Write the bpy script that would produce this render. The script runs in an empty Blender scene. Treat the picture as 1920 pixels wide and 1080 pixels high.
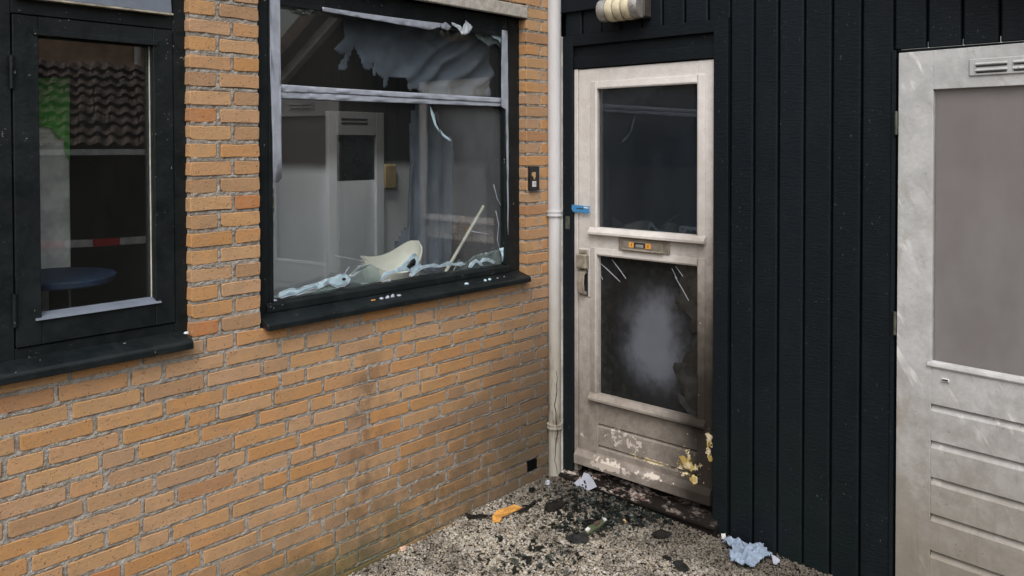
import bpy, bmesh, math, random
import numpy as np
from mathutils import Vector, Matrix, noise as mnoise
random.seed(11); rng = np.random.default_rng(5)
R = math.radians
SC = bpy.context.scene
COL = SC.collection

# ------------------------------------------------------------------ camera
YAW, PITCH, ROLL, FPX, PCX, PCY = R(42.1), R(1.09), R(-.11), 1550., 960., 301.
_cy, _sy, _cp, _sp = math.cos(YAW), math.sin(YAW), math.cos(PITCH), math.sin(PITCH)
FWD = Vector((-_sy*_cp, _cy*_cp, -_sp)); _r = Vector((_cy, _sy, 0)); _u = _r.cross(FWD)
RGT = math.cos(ROLL)*_r + math.sin(ROLL)*_u; UPV = -math.sin(ROLL)*_r + math.cos(ROLL)*_u
CAM = Vector((2.755, -3.396, 1.798))
cd = bpy.data.cameras.new('camera'); co = bpy.data.objects.new('camera', cd); COL.objects.link(co)
m = Matrix((RGT, UPV, -FWD)).transposed().to_4x4(); m.translation = CAM; co.matrix_world = m
cd.sensor_width = 36; cd.lens = FPX/1920*36; cd.shift_y = -(540-PCY)/1920; cd.clip_start = .05; cd.clip_end = 500
SC.camera = co

# ------------------------------------------------------------------ sky, sun, exposure
SUN_EL, SUN_ROT = R(52), R(140)
w = bpy.data.worlds.new('World'); SC.world = w; w.use_nodes = True
nt = w.node_tree; nt.nodes.clear()
sky = nt.nodes.new('ShaderNodeTexSky'); sky.sky_type = 'NISHITA'; sky.sun_disc = False
sky.sun_elevation = SUN_EL; sky.sun_rotation = SUN_ROT; sky.dust_density = 6; sky.air_density = 1.5; sky.ozone_density = 1
hs = nt.nodes.new('ShaderNodeHueSaturation'); hs.inputs['Saturation'].default_value = .48
bg = nt.nodes.new('ShaderNodeBackground'); bg.inputs[1].default_value = .15
wo = nt.nodes.new('ShaderNodeOutputWorld')
nt.links.new(sky.outputs[0], hs.inputs['Color']); nt.links.new(hs.outputs[0], bg.inputs[0]); nt.links.new(bg.outputs[0], wo.inputs[0])
sd = bpy.data.lights.new('sun', 'SUN'); sd.energy = .5; sd.angle = R(30); sd.color = (1, .98, .96)
so = bpy.data.objects.new('sun', sd); COL.objects.link(so)
_dir = Vector((math.sin(SUN_ROT)*math.cos(SUN_EL), math.cos(SUN_ROT)*math.cos(SUN_EL), math.sin(SUN_EL)))
so.rotation_euler = _dir.to_track_quat('Z', 'Y').to_euler(); so.location = (4, -6, 9)
SC.view_settings.view_transform = 'Standard'; SC.view_settings.look = 'None'; SC.view_settings.gamma = 1
SC.view_settings.exposure = 0.32
SC.render.engine = 'CYCLES'; SC.cycles.max_bounces = 8; SC.cycles.transparent_max_bounces = 24
SC.cycles.caustics_reflective = False; SC.cycles.caustics_refractive = False

# ------------------------------------------------------------------ pixel -> place
def ray(px, py): return FWD + RGT*((px-PCX)/FPX) - UPV*((py-PCY)/FPX)
def un(px, py, ax, c):
    d = ray(px, py); return CAM + d*((c-CAM[ax])/d[ax])
def LW(px, py, x=0.): p = un(px, py, 0, x); return (p.y, p.z)
def RW(px, py, y=0.): p = un(px, py, 1, y); return (p.x, p.z)
def proj(P):
    v = Vector(P)-CAM; z = v.dot(FWD)
    return (PCX+FPX*v.dot(RGT)/z, PCY-FPX*v.dot(UPV)/z)
def gz(x, y): return .07+.025*max(min(y, 0), -3)-.035*min(max(x, 0), 3)
def GR(px, py):
    p = un(px, py, 2, .04)
    for _ in range(3): p = un(px, py, 2, gz(p.x, p.y))
    return p

# ------------------------------------------------------------------ materials
class NT:
    def __init__(s, name):
        s.m = bpy.data.materials.new(name); s.m.use_nodes = True; s.t = s.m.node_tree; s.t.nodes.clear()
        s.out = s.n('ShaderNodeOutputMaterial'); s.P = s.n('ShaderNodeNewGeometry').outputs['Position']
    def n(s, ty, **k):
        x = s.t.nodes.new(ty)
        for a, b in k.items(): setattr(x, a, b)
        return x
    def l(s, a, b): s.t.links.new(a, b)
    def put(s, v, sock):
        if hasattr(v, 'is_output') or isinstance(v, bpy.types.NodeSocket): s.l(v, sock)
        elif isinstance(v, (tuple, list)) and len(v) == 3 and sock.type == 'RGBA': sock.default_value = (*v, 1)
        else: sock.default_value = v
    def math(s, op, a, b=0., c=None, clamp=False):
        x = s.n('ShaderNodeMath', operation=op, use_clamp=clamp); s.put(a, x.inputs[0]); s.put(b, x.inputs[1])
        if c is not None: s.put(c, x.inputs[2])
        return x.outputs[0]
    def noise(s, scale, detail=4, rough=.6, stretch=None, vec=None, off=0, dist=0):
        v = vec or s.P
        if stretch or off:
            mp = s.n('ShaderNodeMapping'); s.l(v, mp.inputs[0]); mp.inputs['Scale'].default_value = stretch or (1, 1, 1)
            mp.inputs['Location'].default_value = (off, off*1.7, off*.3); v = mp.outputs[0]
        x = s.n('ShaderNodeTexNoise'); s.l(v, x.inputs['Vector']); x.inputs['Scale'].default_value = scale
        x.inputs['Detail'].default_value = detail; x.inputs['Roughness'].default_value = rough; x.inputs['Distortion'].default_value = dist
        return x.outputs['Fac']
    def voro(s, scale, feature='F1', vec=None):
        x = s.n('ShaderNodeTexVoronoi', feature=feature); s.l(vec or s.P, x.inputs['Vector']); x.inputs['Scale'].default_value = scale
        return x
    def ramp(s, v, a, b, lo=0., hi=1., smooth=True):
        x = s.n('ShaderNodeMapRange', interpolation_type='SMOOTHSTEP' if smooth else 'LINEAR'); s.put(v, x.inputs['Value'])
        x.inputs['From Min'].default_value = a; x.inputs['From Max'].default_value = b; x.inputs['To Min'].default_value = lo; x.inputs['To Max'].default_value = hi
        return x.outputs['Result']
    def cr(s, v, stops):
        x = s.n('ShaderNodeValToRGB'); s.put(v, x.inputs[0]); e = x.color_ramp.elements
        while len(e) < len(stops): e.new(.5)
        for k, (p, c) in zip(e, stops): k.position = p; k.color = (*c, 1)
        return x.outputs[0]
    def mix(s, f, a, b, mode='MIX'):
        x = s.n('ShaderNodeMix', data_type='RGBA', blend_type=mode); s.put(f, x.inputs[0]); s.put(a, x.inputs[6]); s.put(b, x.inputs[7]); return x.outputs[2]
    def xyz(s):
        x = s.n('ShaderNodeSeparateXYZ'); s.l(s.P, x.inputs[0]); return x.outputs
    def bump(s, h, dist, st=1., nrm=None):
        x = s.n('ShaderNodeBump'); s.put(h, x.inputs['Height']); x.inputs['Distance'].default_value = dist; x.inputs['Strength'].default_value = st
        if nrm is not None: s.l(nrm, x.inputs['Normal'])
        return x.outputs[0]
    def bsdf(s, col, rough, nrm=None, **k):
        x = s.n('ShaderNodeBsdfPrincipled'); s.put(col, x.inputs['Base Color']); s.put(rough, x.inputs['Roughness'])
        if nrm is not None: s.l(nrm, x.inputs['Normal'])
        for a, b in k.items(): s.put(b, x.inputs[a.replace('_', ' ')])
        s.l(x.outputs[0], s.out.inputs[0]); return s.m

M = {}
def simple(name, col, rough=.6, var=.25, scale=12, bump=.0008, bscale=120, **k):
    s = NT(name); n = s.noise(scale); c = s.mix(s.ramp(n, .3, .7), tuple(v*(1-var) for v in col), tuple(min(1, v*(1+var)) for v in col))
    nr = s.bump(s.noise(bscale, 3), bump) if bump else None
    M[name] = s.bsdf(c, rough, nr, **k)

# brick
s = NT('brick'); oi = s.n('ShaderNodeObjectInfo'); rnd = oi.outputs['Random']
c = s.cr(rnd, [(0, (.47, .245, .095)), (.14, (.51, .290, .130)), (.30, (.52, .325, .175)), (.46, (.47, .300, .185)), (.60, (.52, .265, .100)), (.74, (.40, .265, .170)), (.86, (.50, .30, .145)), (.955, (.36, .225, .135)), (1, (.46, .19, .07))])
ocv = s.n('ShaderNodeVectorMath', operation='MULTIPLY_ADD'); s.l(s.P, ocv.inputs[0]); ocv.inputs[1].default_value = (1, 1, 1)
cmb = s.n('ShaderNodeCombineXYZ'); s.l(s.math('MULTIPLY', rnd, 40.), cmb.inputs[0]); s.l(cmb.outputs[0], ocv.inputs[2]); OV = ocv.outputs[0]
c = s.mix(s.ramp(s.noise(14, 5, .65, vec=OV), .42, .72, 0, .55), c, (.36, .245, .155))
c = s.mix(s.ramp(s.noise(55, 4, .7, vec=OV), .35, .75, 0, .38), c, (.52, .29, .125))
c = s.mix(s.ramp(s.noise(160, 3, .7, vec=OV), .30, .41, .55, 0), c, (.17, .095, .05))
sp = s.voro(75, vec=OV); sel = s.ramp(s.noise(34, 2, vec=OV, off=3), .52, .60)
c = s.mix(s.math('MULTIPLY', s.ramp(sp.outputs['Distance'], .12, .24, .85, 0), sel), c, (.07, .04, .025))
X, Y, Z = s.xyz()
nz = s.noise(3.2, 5, .62)
soot = s.math('MULTIPLY', s.ramp(s.math('ADD', Y, s.math('MULTIPLY', nz, .9)), -.62, .36), s.ramp(s.math('ADD', Z, s.math('MULTIPLY', nz, .5)), 1.70, .55))
c = s.mix(s.math('MULTIPLY', soot, .86), c, (.070, .052, .042))
grime = s.math('MULTIPLY', s.ramp(s.math('ADD', Z, s.math('MULTIPLY', s.ramp(Y, -2.2, -.2), -.35)), .55, -.15), s.ramp(s.noise(6, 5, .75, off=7), .30, .62))
c = s.mix(s.math('MULTIPLY', grime, .78), c, (.12, .090, .050))
# long dark water run from the big sill and in the middle of the wall
run = s.math('MULTIPLY', s.ramp(s.math('ABSOLUTE', s.math('ADD', Y, s.math('ADD', 1.36, s.math('MULTIPLY', s.noise(2, 3, off=4), -.22)))), .0, .17, 1, 0), s.ramp(Z, 1.05, .80))
c = s.mix(s.math('MULTIPLY', run, s.ramp(s.noise(9, 4, .7, off=2), .38, .6, 0, .6)), c, (.09, .07, .055))
moss = s.math('MULTIPLY', s.ramp(s.math('ADD', Z, s.math('MULTIPLY', s.noise(7, 4, off=9), .35)), .42, .20), s.ramp(Y, -.75, -1.25))
c = s.mix(s.math('MULTIPLY', moss, .62), c, (.085, .095, .03))
pit = s.math('MULTIPLY', s.ramp(s.voro(110, vec=OV).outputs['Distance'], .10, .30, -1.2, 0), s.ramp(s.noise(40, 3, vec=OV, off=6), .50, .60))
h = s.math('ADD', s.math('ADD', s.noise(90, 5, .7, vec=OV), pit), s.math('MULTIPLY', s.noise(420, 2, vec=OV), .35))
stk = s.noise(28, 5, .7, stretch=(1, .35, 1.6), vec=OV, off=4); c = s.mix(s.ramp(stk, .54, .72, 0, .45), c, (.25, .165, .10))
M['brick'] = s.bsdf(c, .9, s.bump(h, .0030, .9))

# mortar: gritty lime with pale pebbles
s = NT('mortar'); v = s.voro(150); vv = s.voro(330)
peb = s.ramp(v.outputs['Distance'], .18, .42, 1, 0); sel = s.ramp(s.noise(26, 3), .46, .62)
c = s.mix(s.ramp(s.noise(40, 5, .7), .3, .7), (.25, .228, .20), (.43, .405, .37))
c = s.mix(s.math('MULTIPLY', peb, sel), c, (.62, .60, .57))
c = s.mix(s.ramp(s.noise(5, 4, off=5), .52, .74, 0, .40), c, (.20, .185, .14))
X, Y, Z = s.xyz(); nz = s.noise(3.2, 5, .62)
soot = s.math('MULTIPLY', s.ramp(s.math('ADD', Y, s.math('MULTIPLY', nz, .9)), -.62, .36), s.ramp(s.math('ADD', Z, s.math('MULTIPLY', nz, .5)), 1.70, .55))
c = s.mix(s.math('MULTIPLY', soot, .72), c, (.045, .04, .035))
moss = s.math('MULTIPLY', s.ramp(Z, .33, .08), s.ramp(Y, -.55, -1.1)); c = s.mix(s.math('MULTIPLY', moss, .6), c, (.09, .10, .035))
M['mortar'] = s.bsdf(c, .95, s.bump(s.math('ADD', s.noise(130, 4, .7), s.math('MULTIPLY', peb, .6)), .004, .9))

# concrete lintel
s = NT('concrete'); c = s.cr(s.noise(30, 6, .7), [(.3, (.30, .28, .25)), (.55, (.46, .44, .41)), (.75, (.55, .53, .50))])
c = s.mix(s.ramp(s.voro(90).outputs['Distance'], .08, .18, .8, 0), c, (.16, .15, .13))
M['concrete'] = s.bsdf(c, .9, s.bump(s.noise(80, 5, .7), .003))

# satin black joinery paint, chipped and dusty
def black_paint(name, base, rough, chips=.0, tex=None, dust=.10):
    s = NT(name); c = s.mix(s.ramp(s.noise(9, 5, .7), .35, .75), base, tuple(b*1.7+.004 for b in base))
    c = s.mix(s.ramp(s.noise(45, 5, .75, off=2), .58, .74, 0, dust), c, (.16, .16, .15))
    if chips: 
        f = s.math('MULTIPLY', s.ramp(s.noise(70, 3, .7, off=6), .685, .70), s.ramp(s.noise(6, 3, off=8), .48, .56))
        c = s.mix(s.math('MULTIPLY', f, chips), c, (.40, .40, .38))
    h = s.noise(60, 4, .6, stretch=tex) if tex else s.noise(60, 4)
    M[name] = s.bsdf(c, s.ramp(s.noise(14, 4, off=3), .3, .7, rough-.1, rough+.14), s.bump(h, .0012 if not tex else .002), Specular_IOR_Level=.28)
black_paint('frame_paint', (.0050, .0078, .0092), .42, .8, dust=.05)
# rough-sawn stained boards
s = NT('black_board'); oi = s.n('ShaderNodeObjectInfo').outputs['Random']; X, Y, Z = s.xyz()
c = s.mix(oi, (.0046, .0078, .0112), (.0072, .0108, .0152))
c = s.mix(s.ramp(s.noise(7, 5, .7, stretch=(1, 1, .4)), .45, .75, 0, .5), c, (.0125, .0160, .0195))
c = s.mix(s.math('MULTIPLY', s.ramp(Z, .95, .15), s.ramp(s.noise(4, 4, off=4), .35, .6, 0, .6)), c, (.0060, .0125, .0110))
chip = s.math('MULTIPLY', s.ramp(s.noise(95, 2, .6, stretch=(1, 1, .55), off=1), .695, .735), s.ramp(s.noise(5, 3, off=12), .42, .58))
c = s.mix(s.math('MULTIPLY', chip, .6), c, (.11, .12, .12))
h = s.math('ADD', s.noise(45, 5, .65, stretch=(.5, 1, 2.4)), s.math('MULTIPLY', s.noise(170, 3, .6, stretch=(.6, 1, 2.)), .5))
M['black_board'] = s.bsdf(c, s.ramp(s.noise(12, 4, off=2), .3, .7, .46, .66), s.bump(h, .0034, .75), Specular_IOR_Level=.17)
M['black_backing'] = None; simple('black_backing', (.003, .0035, .004), .95, Specular_IOR_Level=.05)

# front door: old white paint, smoke-stained towards its foot and its lock side, paint blistered away low down
s = NT('door_paint'); X, Y, Z = s.xyz(); n1 = s.noise(3.5, 5, .65); n2 = s.noise(18, 5, .7, off=3)
c = s.mix(s.ramp(n2, .35, .7), (.63, .605, .59), (.71, .695, .685))
c = s.mix(s.ramp(s.noise(60, 4, .7, off=5), .56, .72, 0, .35), c, (.42, .38, .34))
zz = s.math('ADD', Z, s.math('MULTIPLY', s.math('SUBTRACT', n1, .5), .55)); 
low = s.ramp(zz, 1.62, .34, 0, .86)
right = s.math('MULTIPLY', s.ramp(X, .50, .93), s.ramp(zz, 2.1, .75, 0, .97))
f = s.math('MAXIMUM', low, right)
c = s.mix(f, c, s.mix(s.ramp(n2, .3, .7), (.135, .112, .093), (.235, .203, .172)))
f3 = s.math('MULTIPLY', s.ramp(s.math('ADD', X, s.math('MULTIPLY', n1, .2)), .66, .95), s.ramp(zz, 1.45, .62)); c = s.mix(s.math('MULTIPLY', f3, .95), c, (.017, .014, .012))
# paint gone in patches: yellow undercoat by the lock-side foot and along a groove, bare white on the bottom rail
def patch(cx_, rx_, cz_, rz_, off, sc, lo):
    ddx = s.math('DIVIDE', s.math('SUBTRACT', X, cx_), rx_); ddz = s.math('DIVIDE', s.math('SUBTRACT', Z, cz_), rz_)
    e = s.ramp(s.math('SQRT', s.math('ADD', s.math('MULTIPLY', ddx, ddx), s.math('MULTIPLY', ddz, ddz))), .1, 1.15, .235, -.13)
    return s.ramp(s.math('ADD', s.noise(sc, 4, .62, off=off), e), lo, lo+.018)
MX = lambda *q: q[0] if len(q) == 1 else s.math('MAXIMUM', q[0], MX(*q[1:]))
bl = MX(patch(.79, .10, .30, .11, 9, 40, .635), patch(.90, .03, .42, .12, 3, 42, .62), patch(.60, .24, .262, .018, 5, 34, .58), patch(.82, .06, .235, .03, 7, 30, .66))
c = s.mix(bl, c, s.mix(s.ramp(s.noise(14, 2, off=4), .42, .52), (.42, .31, .10), (.62, .54, .38)))
bw = MX(patch(.36, .20, .185, .05, 13, 38, .615), patch(.45, .22, .33, .09, 17, 30, .70), patch(.17, .03, .30, .05, 19, 30, .68), patch(.60, .22, .20, .04, 23, 30, .72))
c = s.mix(bw, c, (.56, .51, .46))
M['door_paint'] = s.bsdf(c, s.math('ADD', s.ramp(n2, .3, .7, .40, .60), s.math('MULTIPLY', f, .25)), s.bump(s.math('ADD', s.noise(70, 4, .6), s.math('MULTIPLY', bl, -.8)), .0016), Specular_IOR_Level=s.math('MULTIPLY_ADD', s.math('MAXIMUM', f, f3), -.40, .45))
# charred threshold with flaking white
s = NT('charred_sill'); X, Y, Z = s.xyz(); fl = s.math('MULTIPLY', s.ramp(s.noise(17, 6, .78, stretch=(.5, 1, 1.4)), .50, .54), s.math('MULTIPLY', s.ramp(X, 1.0, .25, .12, 1), s.ramp(Z, .066, .076)))
c = s.mix(fl, (.012, .010, .009), s.mix(s.ramp(s.noise(50, 3, off=3), .4, .6), (.50, .45, .42), (.12, .075, .062)))
M['charred_sill'] = s.bsdf(c, .85, s.bump(s.math('ADD', s.noise(60, 5, .7), fl), .004), Specular_IOR_Level=.12)
# side door: greyed white paint with wipe marks and scuffs
s = NT('side_door_paint'); X, Y, Z = s.xyz(); n2 = s.noise(10, 6, .7)
c = s.mix(s.ramp(n2, .3, .72), (.42, .43, .44), (.57, .58, .595))
rt = s.n('ShaderNodeMapping'); s.l(s.P, rt.inputs[0]); rt.inputs['Rotation'].default_value = (0, R(28), 0); 
wv = s.noise(16, 4, .6, stretch=(1, 1, .22), vec=rt.outputs[0], off=3); c = s.mix(s.math('MULTIPLY', s.ramp(wv, .57, .66), s.ramp(s.noise(4, 3, off=8), .40, .56)), c, (.80, .80, .80))
wv2 = s.noise(24, 5, .7, stretch=(1, 1, .3), vec=rt.outputs[0], off=7); c = s.mix(s.ramp(wv2, .52, .74, 0, .5), c, (.34, .335, .32))
low = s.ramp(s.math('ADD', Z, s.math('MULTIPLY', n2, .6)), 1.45, .40, 0, .85); c = s.mix(low, c, (.22, .19, .15))
sm_ = s.math('MULTIPLY', s.ramp(s.noise(7, 5, .7, stretch=(1, 1, .45), off=11), .50, .68), s.ramp(X, 1.98, 1.74, .15, .62)); c = s.mix(sm_, c, (.30, .265, .215))
c = s.mix(s.math('MULTIPLY', s.ramp(s.noise(9, 5, .7, stretch=(3, 1, .22), off=5), .52, .74), s.ramp(Z, 1.0, .3, 0, .55)), c, (.17, .15, .125))
dk = s.math('MULTIPLY', s.ramp(s.voro(38).outputs['Distance'], .05, .09, 1, 0), s.ramp(s.noise(8, 2, off=2), .50, .56)); c = s.mix(dk, c, (.06, .05, .04))
M['side_door_paint'] = s.bsdf(c, .5, s.bump(s.noise(60, 4), .0012))

simple('pipe_grey', (.50, .50, .51), .42, .12, 8, .0006)
s = NT('pipe_dirty'); X, Y, Z = s.xyz(); c = s.mix(s.ramp(s.noise(14, 5, .7, stretch=(1, 1, .3)), .35, .7), (.55, .56, .59), (.62, .63, .66))
c = s.mix(s.ramp(s.math('ADD', Z, s.math('MULTIPLY', s.noise(6, 4), .5)), 1.75, .85, 0, .80), c, (.31, .285, .225))
c = s.mix(s.math('MULTIPLY', s.ramp(s.noise(16, 5, .75, stretch=(1, 1, .25), off=4), .50, .66), s.ramp(Z, 1.4, .3, 0, .85)), c, (.12, .10, .075))
M['pipe_dirty'] = s.bsdf(c, .5, s.bump(s.noise(50, 3), .0008))
simple('strip_white', (.60, .60, .58), .6)
simple('lamp_cream', (.62, .56, .40), .45, .18, 20)
simple('lamp_metal', (.40, .39, .38), .42, .2, 15, Metallic=.55)
simple('lamp_dark', (.05, .045, .04), .6)
simple('bell_black', (.012, .012, .013), .35)
simple('bell_tan', (.50, .34, .17), .7)
simple('white_plastic', (.66, .66, .68), .4)
simple('blue_tape', (.05, .25, .52), .45, .12)
simple('handle_metal', (.34, .31, .26), .5, .25, 30, Metallic=.35)
simple('slot_metal', (.30, .27, .23), .45, .25, 25, Metallic=.5)
simple('slot_dark', (.02, .022, .028), .4)
simple('slot_orange', (.70, .33, .06), .55)
simple('hinge_metal', (.11, .13, .10), .45, .3, 40, Metallic=.6)
simple('tape_grey', (.33, .365, .44), .32, .14, 16, .0016, 45)
simple('film_blue', (.42, .58, .68), .40, .12, 30, .0015)
simple('film_edge', (.56, .63, .72), .35, .08, 30)
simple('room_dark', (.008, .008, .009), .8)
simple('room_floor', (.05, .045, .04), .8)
simple('ceramic', (.78, .77, .73), .12, .05, 10, 0)
s = NT('inner_door_paint'); X, Y, Z = s.xyz(); c = s.mix(s.ramp(Z, 1.62, 1.78), (.72, .75, .81), (.20, .20, .21)); M['inner_door_paint'] = s.bsdf(c, .6)
simple('stick_white', (.72, .70, .64), .5)
simple('green_board', (.09, .50, .06), .6, .45, 9)
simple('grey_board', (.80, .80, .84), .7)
simple('blue_plastic', (.010, .028, .072), .6)
simple('rust_card', (.085, .052, .040), .85)
simple('char', (.012, .011, .010), .75, .4, 40, .003, Specular_IOR_Level=.2)
simple('paper_bag', (.33, .25, .13), .8)
simple('torn_paper', (.42, .45, .55), .75, .10, 20)
simple('ink', (.02, .02, .025), .6)
simple('cloth_blue', (.22, .285, .385), .85, .2, 30, .002, 90)
simple('splinter', (.58, .29, .07), .7, .2, 30)
simple('carton_green', (.075, .095, .05), .6)
simple('pebble_pink', (.55, .38, .30), .8)
simple('panel_grey', (.135, .16, .205), .45, .12)
simple('trim_metal', (.30, .28, .23), .5, .4, 30)
simple('roof_tile', (.10, .07, .055), .8, .55, 9)
simple('far_brick', (.55, .37, .24), .9, .3, 3)
simple('far_white', (.78, .78, .78), .6)
simple('fence_dark', (.018, .016, .014), .85)
simple('bark', (.045, .038, .032), .9)
simple('tape_red', (.62, .03, .025), .5)
s = NT('soot_panel'); X, Y, Z = s.xyz(); c = s.mix(s.ramp(s.noise(2.5, 3, .5), .35, .65), (.12, .135, .17), (.16, .175, .215)); c = s.mix(s.ramp(s.math('ADD', Z, s.math('MULTIPLY', s.noise(6, 4, off=3), .2)), .80, .58), c, (.035, .037, .042)); M['soot_panel'] = s.bsdf(c, .8)  # grey-blue board colour, darker towards the bottom
# interior wall: white plaster, blackened by smoke above a soft line
s = NT('smoked_wall'); X, Y, Z = s.xyz(); n = s.noise(2.5, 4)
c = s.mix(s.ramp(n, .3, .7), (.66, .69, .75), (.76, .79, .85)); c = s.mix(s.ramp(s.math('ADD', Z, s.math('MULTIPLY', n, .06)), 1.66, 1.74), c, (.012, .011, .011))
M['smoked_wall'] = s.bsdf(c, .85)
# curtain
s = NT('curtain'); c = s.mix(s.ramp(s.noise(8, 5), .3, .7), (.085, .106, .148), (.125, .150, .200))
M['curtain'] = s.bsdf(c, .75, s.bump(s.noise(300, 2), .0006), Sheen_Weight=.15)
# net behind side door
s = NT('net_curtain'); X, Y, Z = s.xyz(); c = s.mix(s.ramp(s.noise(3.2, 4, .55, stretch=(1, 1, .6)), .32, .68), (.33, .295, .305), (.45, .43, .455))
c = s.mix(s.ramp(Z, 1.75, 1.3, .55, 0), c, (.36, .295, .30)); M['net_curtain'] = s.bsdf(c, .9, s.bump(s.noise(600, 2), .001))
# glass: clear sheet, Schlick reflection
def glass(name, tint, haze=.0, rough=.004, hz=(.5, .5, .5), f0=.05, grad=None):
    s = NT(name); lw = s.n('ShaderNodeLayerWeight'); lw.inputs[0].default_value = .5
    F = s.math('MULTIPLY_ADD', s.math('POWER', lw.outputs['Facing'], 5.), 1-f0, f0)
    tr = s.n('ShaderNodeBsdfTransparent'); tr.inputs[0].default_value = (*tint, 1)
    gl = s.n('ShaderNodeBsdfGlossy'); gl.inputs['Roughness'].default_value = rough
    a = tr.outputs[0]
    if haze:
        df = s.n('ShaderNodeBsdfDiffuse'); df.inputs[0].default_value = (*hz, 1); mx = s.n('ShaderNodeMixShader')
        hf = s.ramp(s.noise(7, 5, .7, stretch=(1, 1, .5)), .3, .8, haze*.75, haze*1.25)
        if grad: X, Y, Z = s.xyz(); hf = s.math('MULTIPLY', hf, s.math('MULTIPLY', s.ramp(s.math('ADD', Y, s.math('MULTIPLY', s.noise(3, 3), .25)), *grad), s.ramp(Z, 2.05, 1.95, .25, 1.)))
        s.l(hf, mx.inputs[0]); s.l(a, mx.inputs[1]); s.l(df.outputs[0], mx.inputs[2]); a = mx.outputs[0]
    mx = s.n('ShaderNodeMixShader'); s.l(F, mx.inputs[0]); s.l(a, mx.inputs[1]); s.l(gl.outputs[0], mx.inputs[2]); s.l(mx.outputs[0], s.out.inputs[0]); M[name] = s.m
glass('glass', (.94, .96, .95), .10, .004, (.50, .53, .58), .075, (-.75, -.35, .10, 1.))
glass('glass_left', (.95, .97, .96), .010, .004, (.45, .45, .45), .10)
glass('glass_smoked', (.50, .52, .54), .11, .012, (.115, .145, .185), .095)
glass('pale_glass', (.84, .90, .89), .13, .02, (.55, .66, .68), .07)
glass('glass_hazed', (.9, .9, .9), .09, .06)
s = NT('sooty_glass'); c = s.mix(s.ramp(s.noise(14, 5), .35, .7), (.010, .012, .013), (.030, .034, .036)); M['sooty_glass'] = s.bsdf(c, .22, s.bump(s.noise(140, 3), .0008))
s = NT('shard_glass'); r_ = s.n('ShaderNodeNewGeometry').outputs['Random Per Island']
c = s.cr(r_, [(0, (.008, .009, .009)), (.5, (.013, .016, .015)), (.75, (.026, .036, .033)), (.92, (.085, .11, .105)), (1, (.24, .28, .27))]); M['shard_glass'] = s.bsdf(c, .10, Alpha=s.ramp(r_, .2, .95, .80, .42))
s = NT('soot_film_glass'); X, Y, Z = s.xyz(); dx_ = s.math('DIVIDE', s.math('SUBTRACT', X, .585), .30); dz_ = s.math('DIVIDE', s.math('SUBTRACT', Z, .85), .44)
rr_ = s.math('ADD', s.math('SQRT', s.math('ADD', s.math('MULTIPLY', dx_, dx_), s.math('MULTIPLY', dz_, dz_))), s.math('ADD', s.math('MULTIPLY', s.math('SUBTRACT', s.noise(6, 6, .72), .5), .95), s.math('MULTIPLY', s.math('SUBTRACT', s.noise(16, 5, .7, stretch=(1, 1, .3), off=4), .5), .45)))
den = s.ramp(rr_, .26, 1.18, .03, .97); tr = s.n('ShaderNodeBsdfTransparent'); pb_ = s.n('ShaderNodeBsdfPrincipled'); s.l(s.mix(s.ramp(s.noise(30, 4), .4, .7), (.012, .014, .015), (.026, .029, .031)), pb_.inputs['Base Color']); pb_.inputs['Roughness'].default_value = .35; pb_.inputs['Specular IOR Level'].default_value = .3
mx = s.n('ShaderNodeMixShader'); s.l(den, mx.inputs[0]); s.l(tr.outputs[0], mx.inputs[1]); s.l(pb_.outputs[0], mx.inputs[2]); s.l(mx.outputs[0], s.out.inputs[0]); M['soot_film_glass'] = s.m
# gravel stones and the earth below
s = NT('gravel_stone'); r_ = s.n('ShaderNodeNewGeometry').outputs['Random Per Island']; X, Y, Z = s.xyz()
c = s.cr(r_, [(0, (.17, .145, .115)), (.18, (.29, .25, .195)), (.4, (.40, .355, .285)), (.62, (.48, .445, .38)), (.82, (.38, .37, .35)), (1, (.58, .555, .505))])
c = s.mix(s.ramp(s.noise(220, 3), .4, .7, 0, .35), c, (.20, .17, .13))
near = s.ramp(s.math('ADD', Y, s.math('MULTIPLY', s.noise(5, 4, .65), .85)), -.16, .34)
pat = s.ramp(s.noise(4.6, 5, .68, off=5), .46, .62)
c = s.mix(s.math('MULTIPLY', s.math('MAXIMUM', near, s.math('MULTIPLY', pat, .72)), .82), c, (.045, .037, .029))
M['gravel_stone'] = s.bsdf(c, .8)
s = NT('earth'); c = s.mix(s.ramp(s.noise(60, 5, .7), .3, .7), (.06, .048, .036), (.16, .135, .10)); M['earth'] = s.bsdf(c, .95, s.bump(s.noise(110, 4), .006))
simple('paving', (.24, .23, .21), .9, .2, 5)

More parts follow.
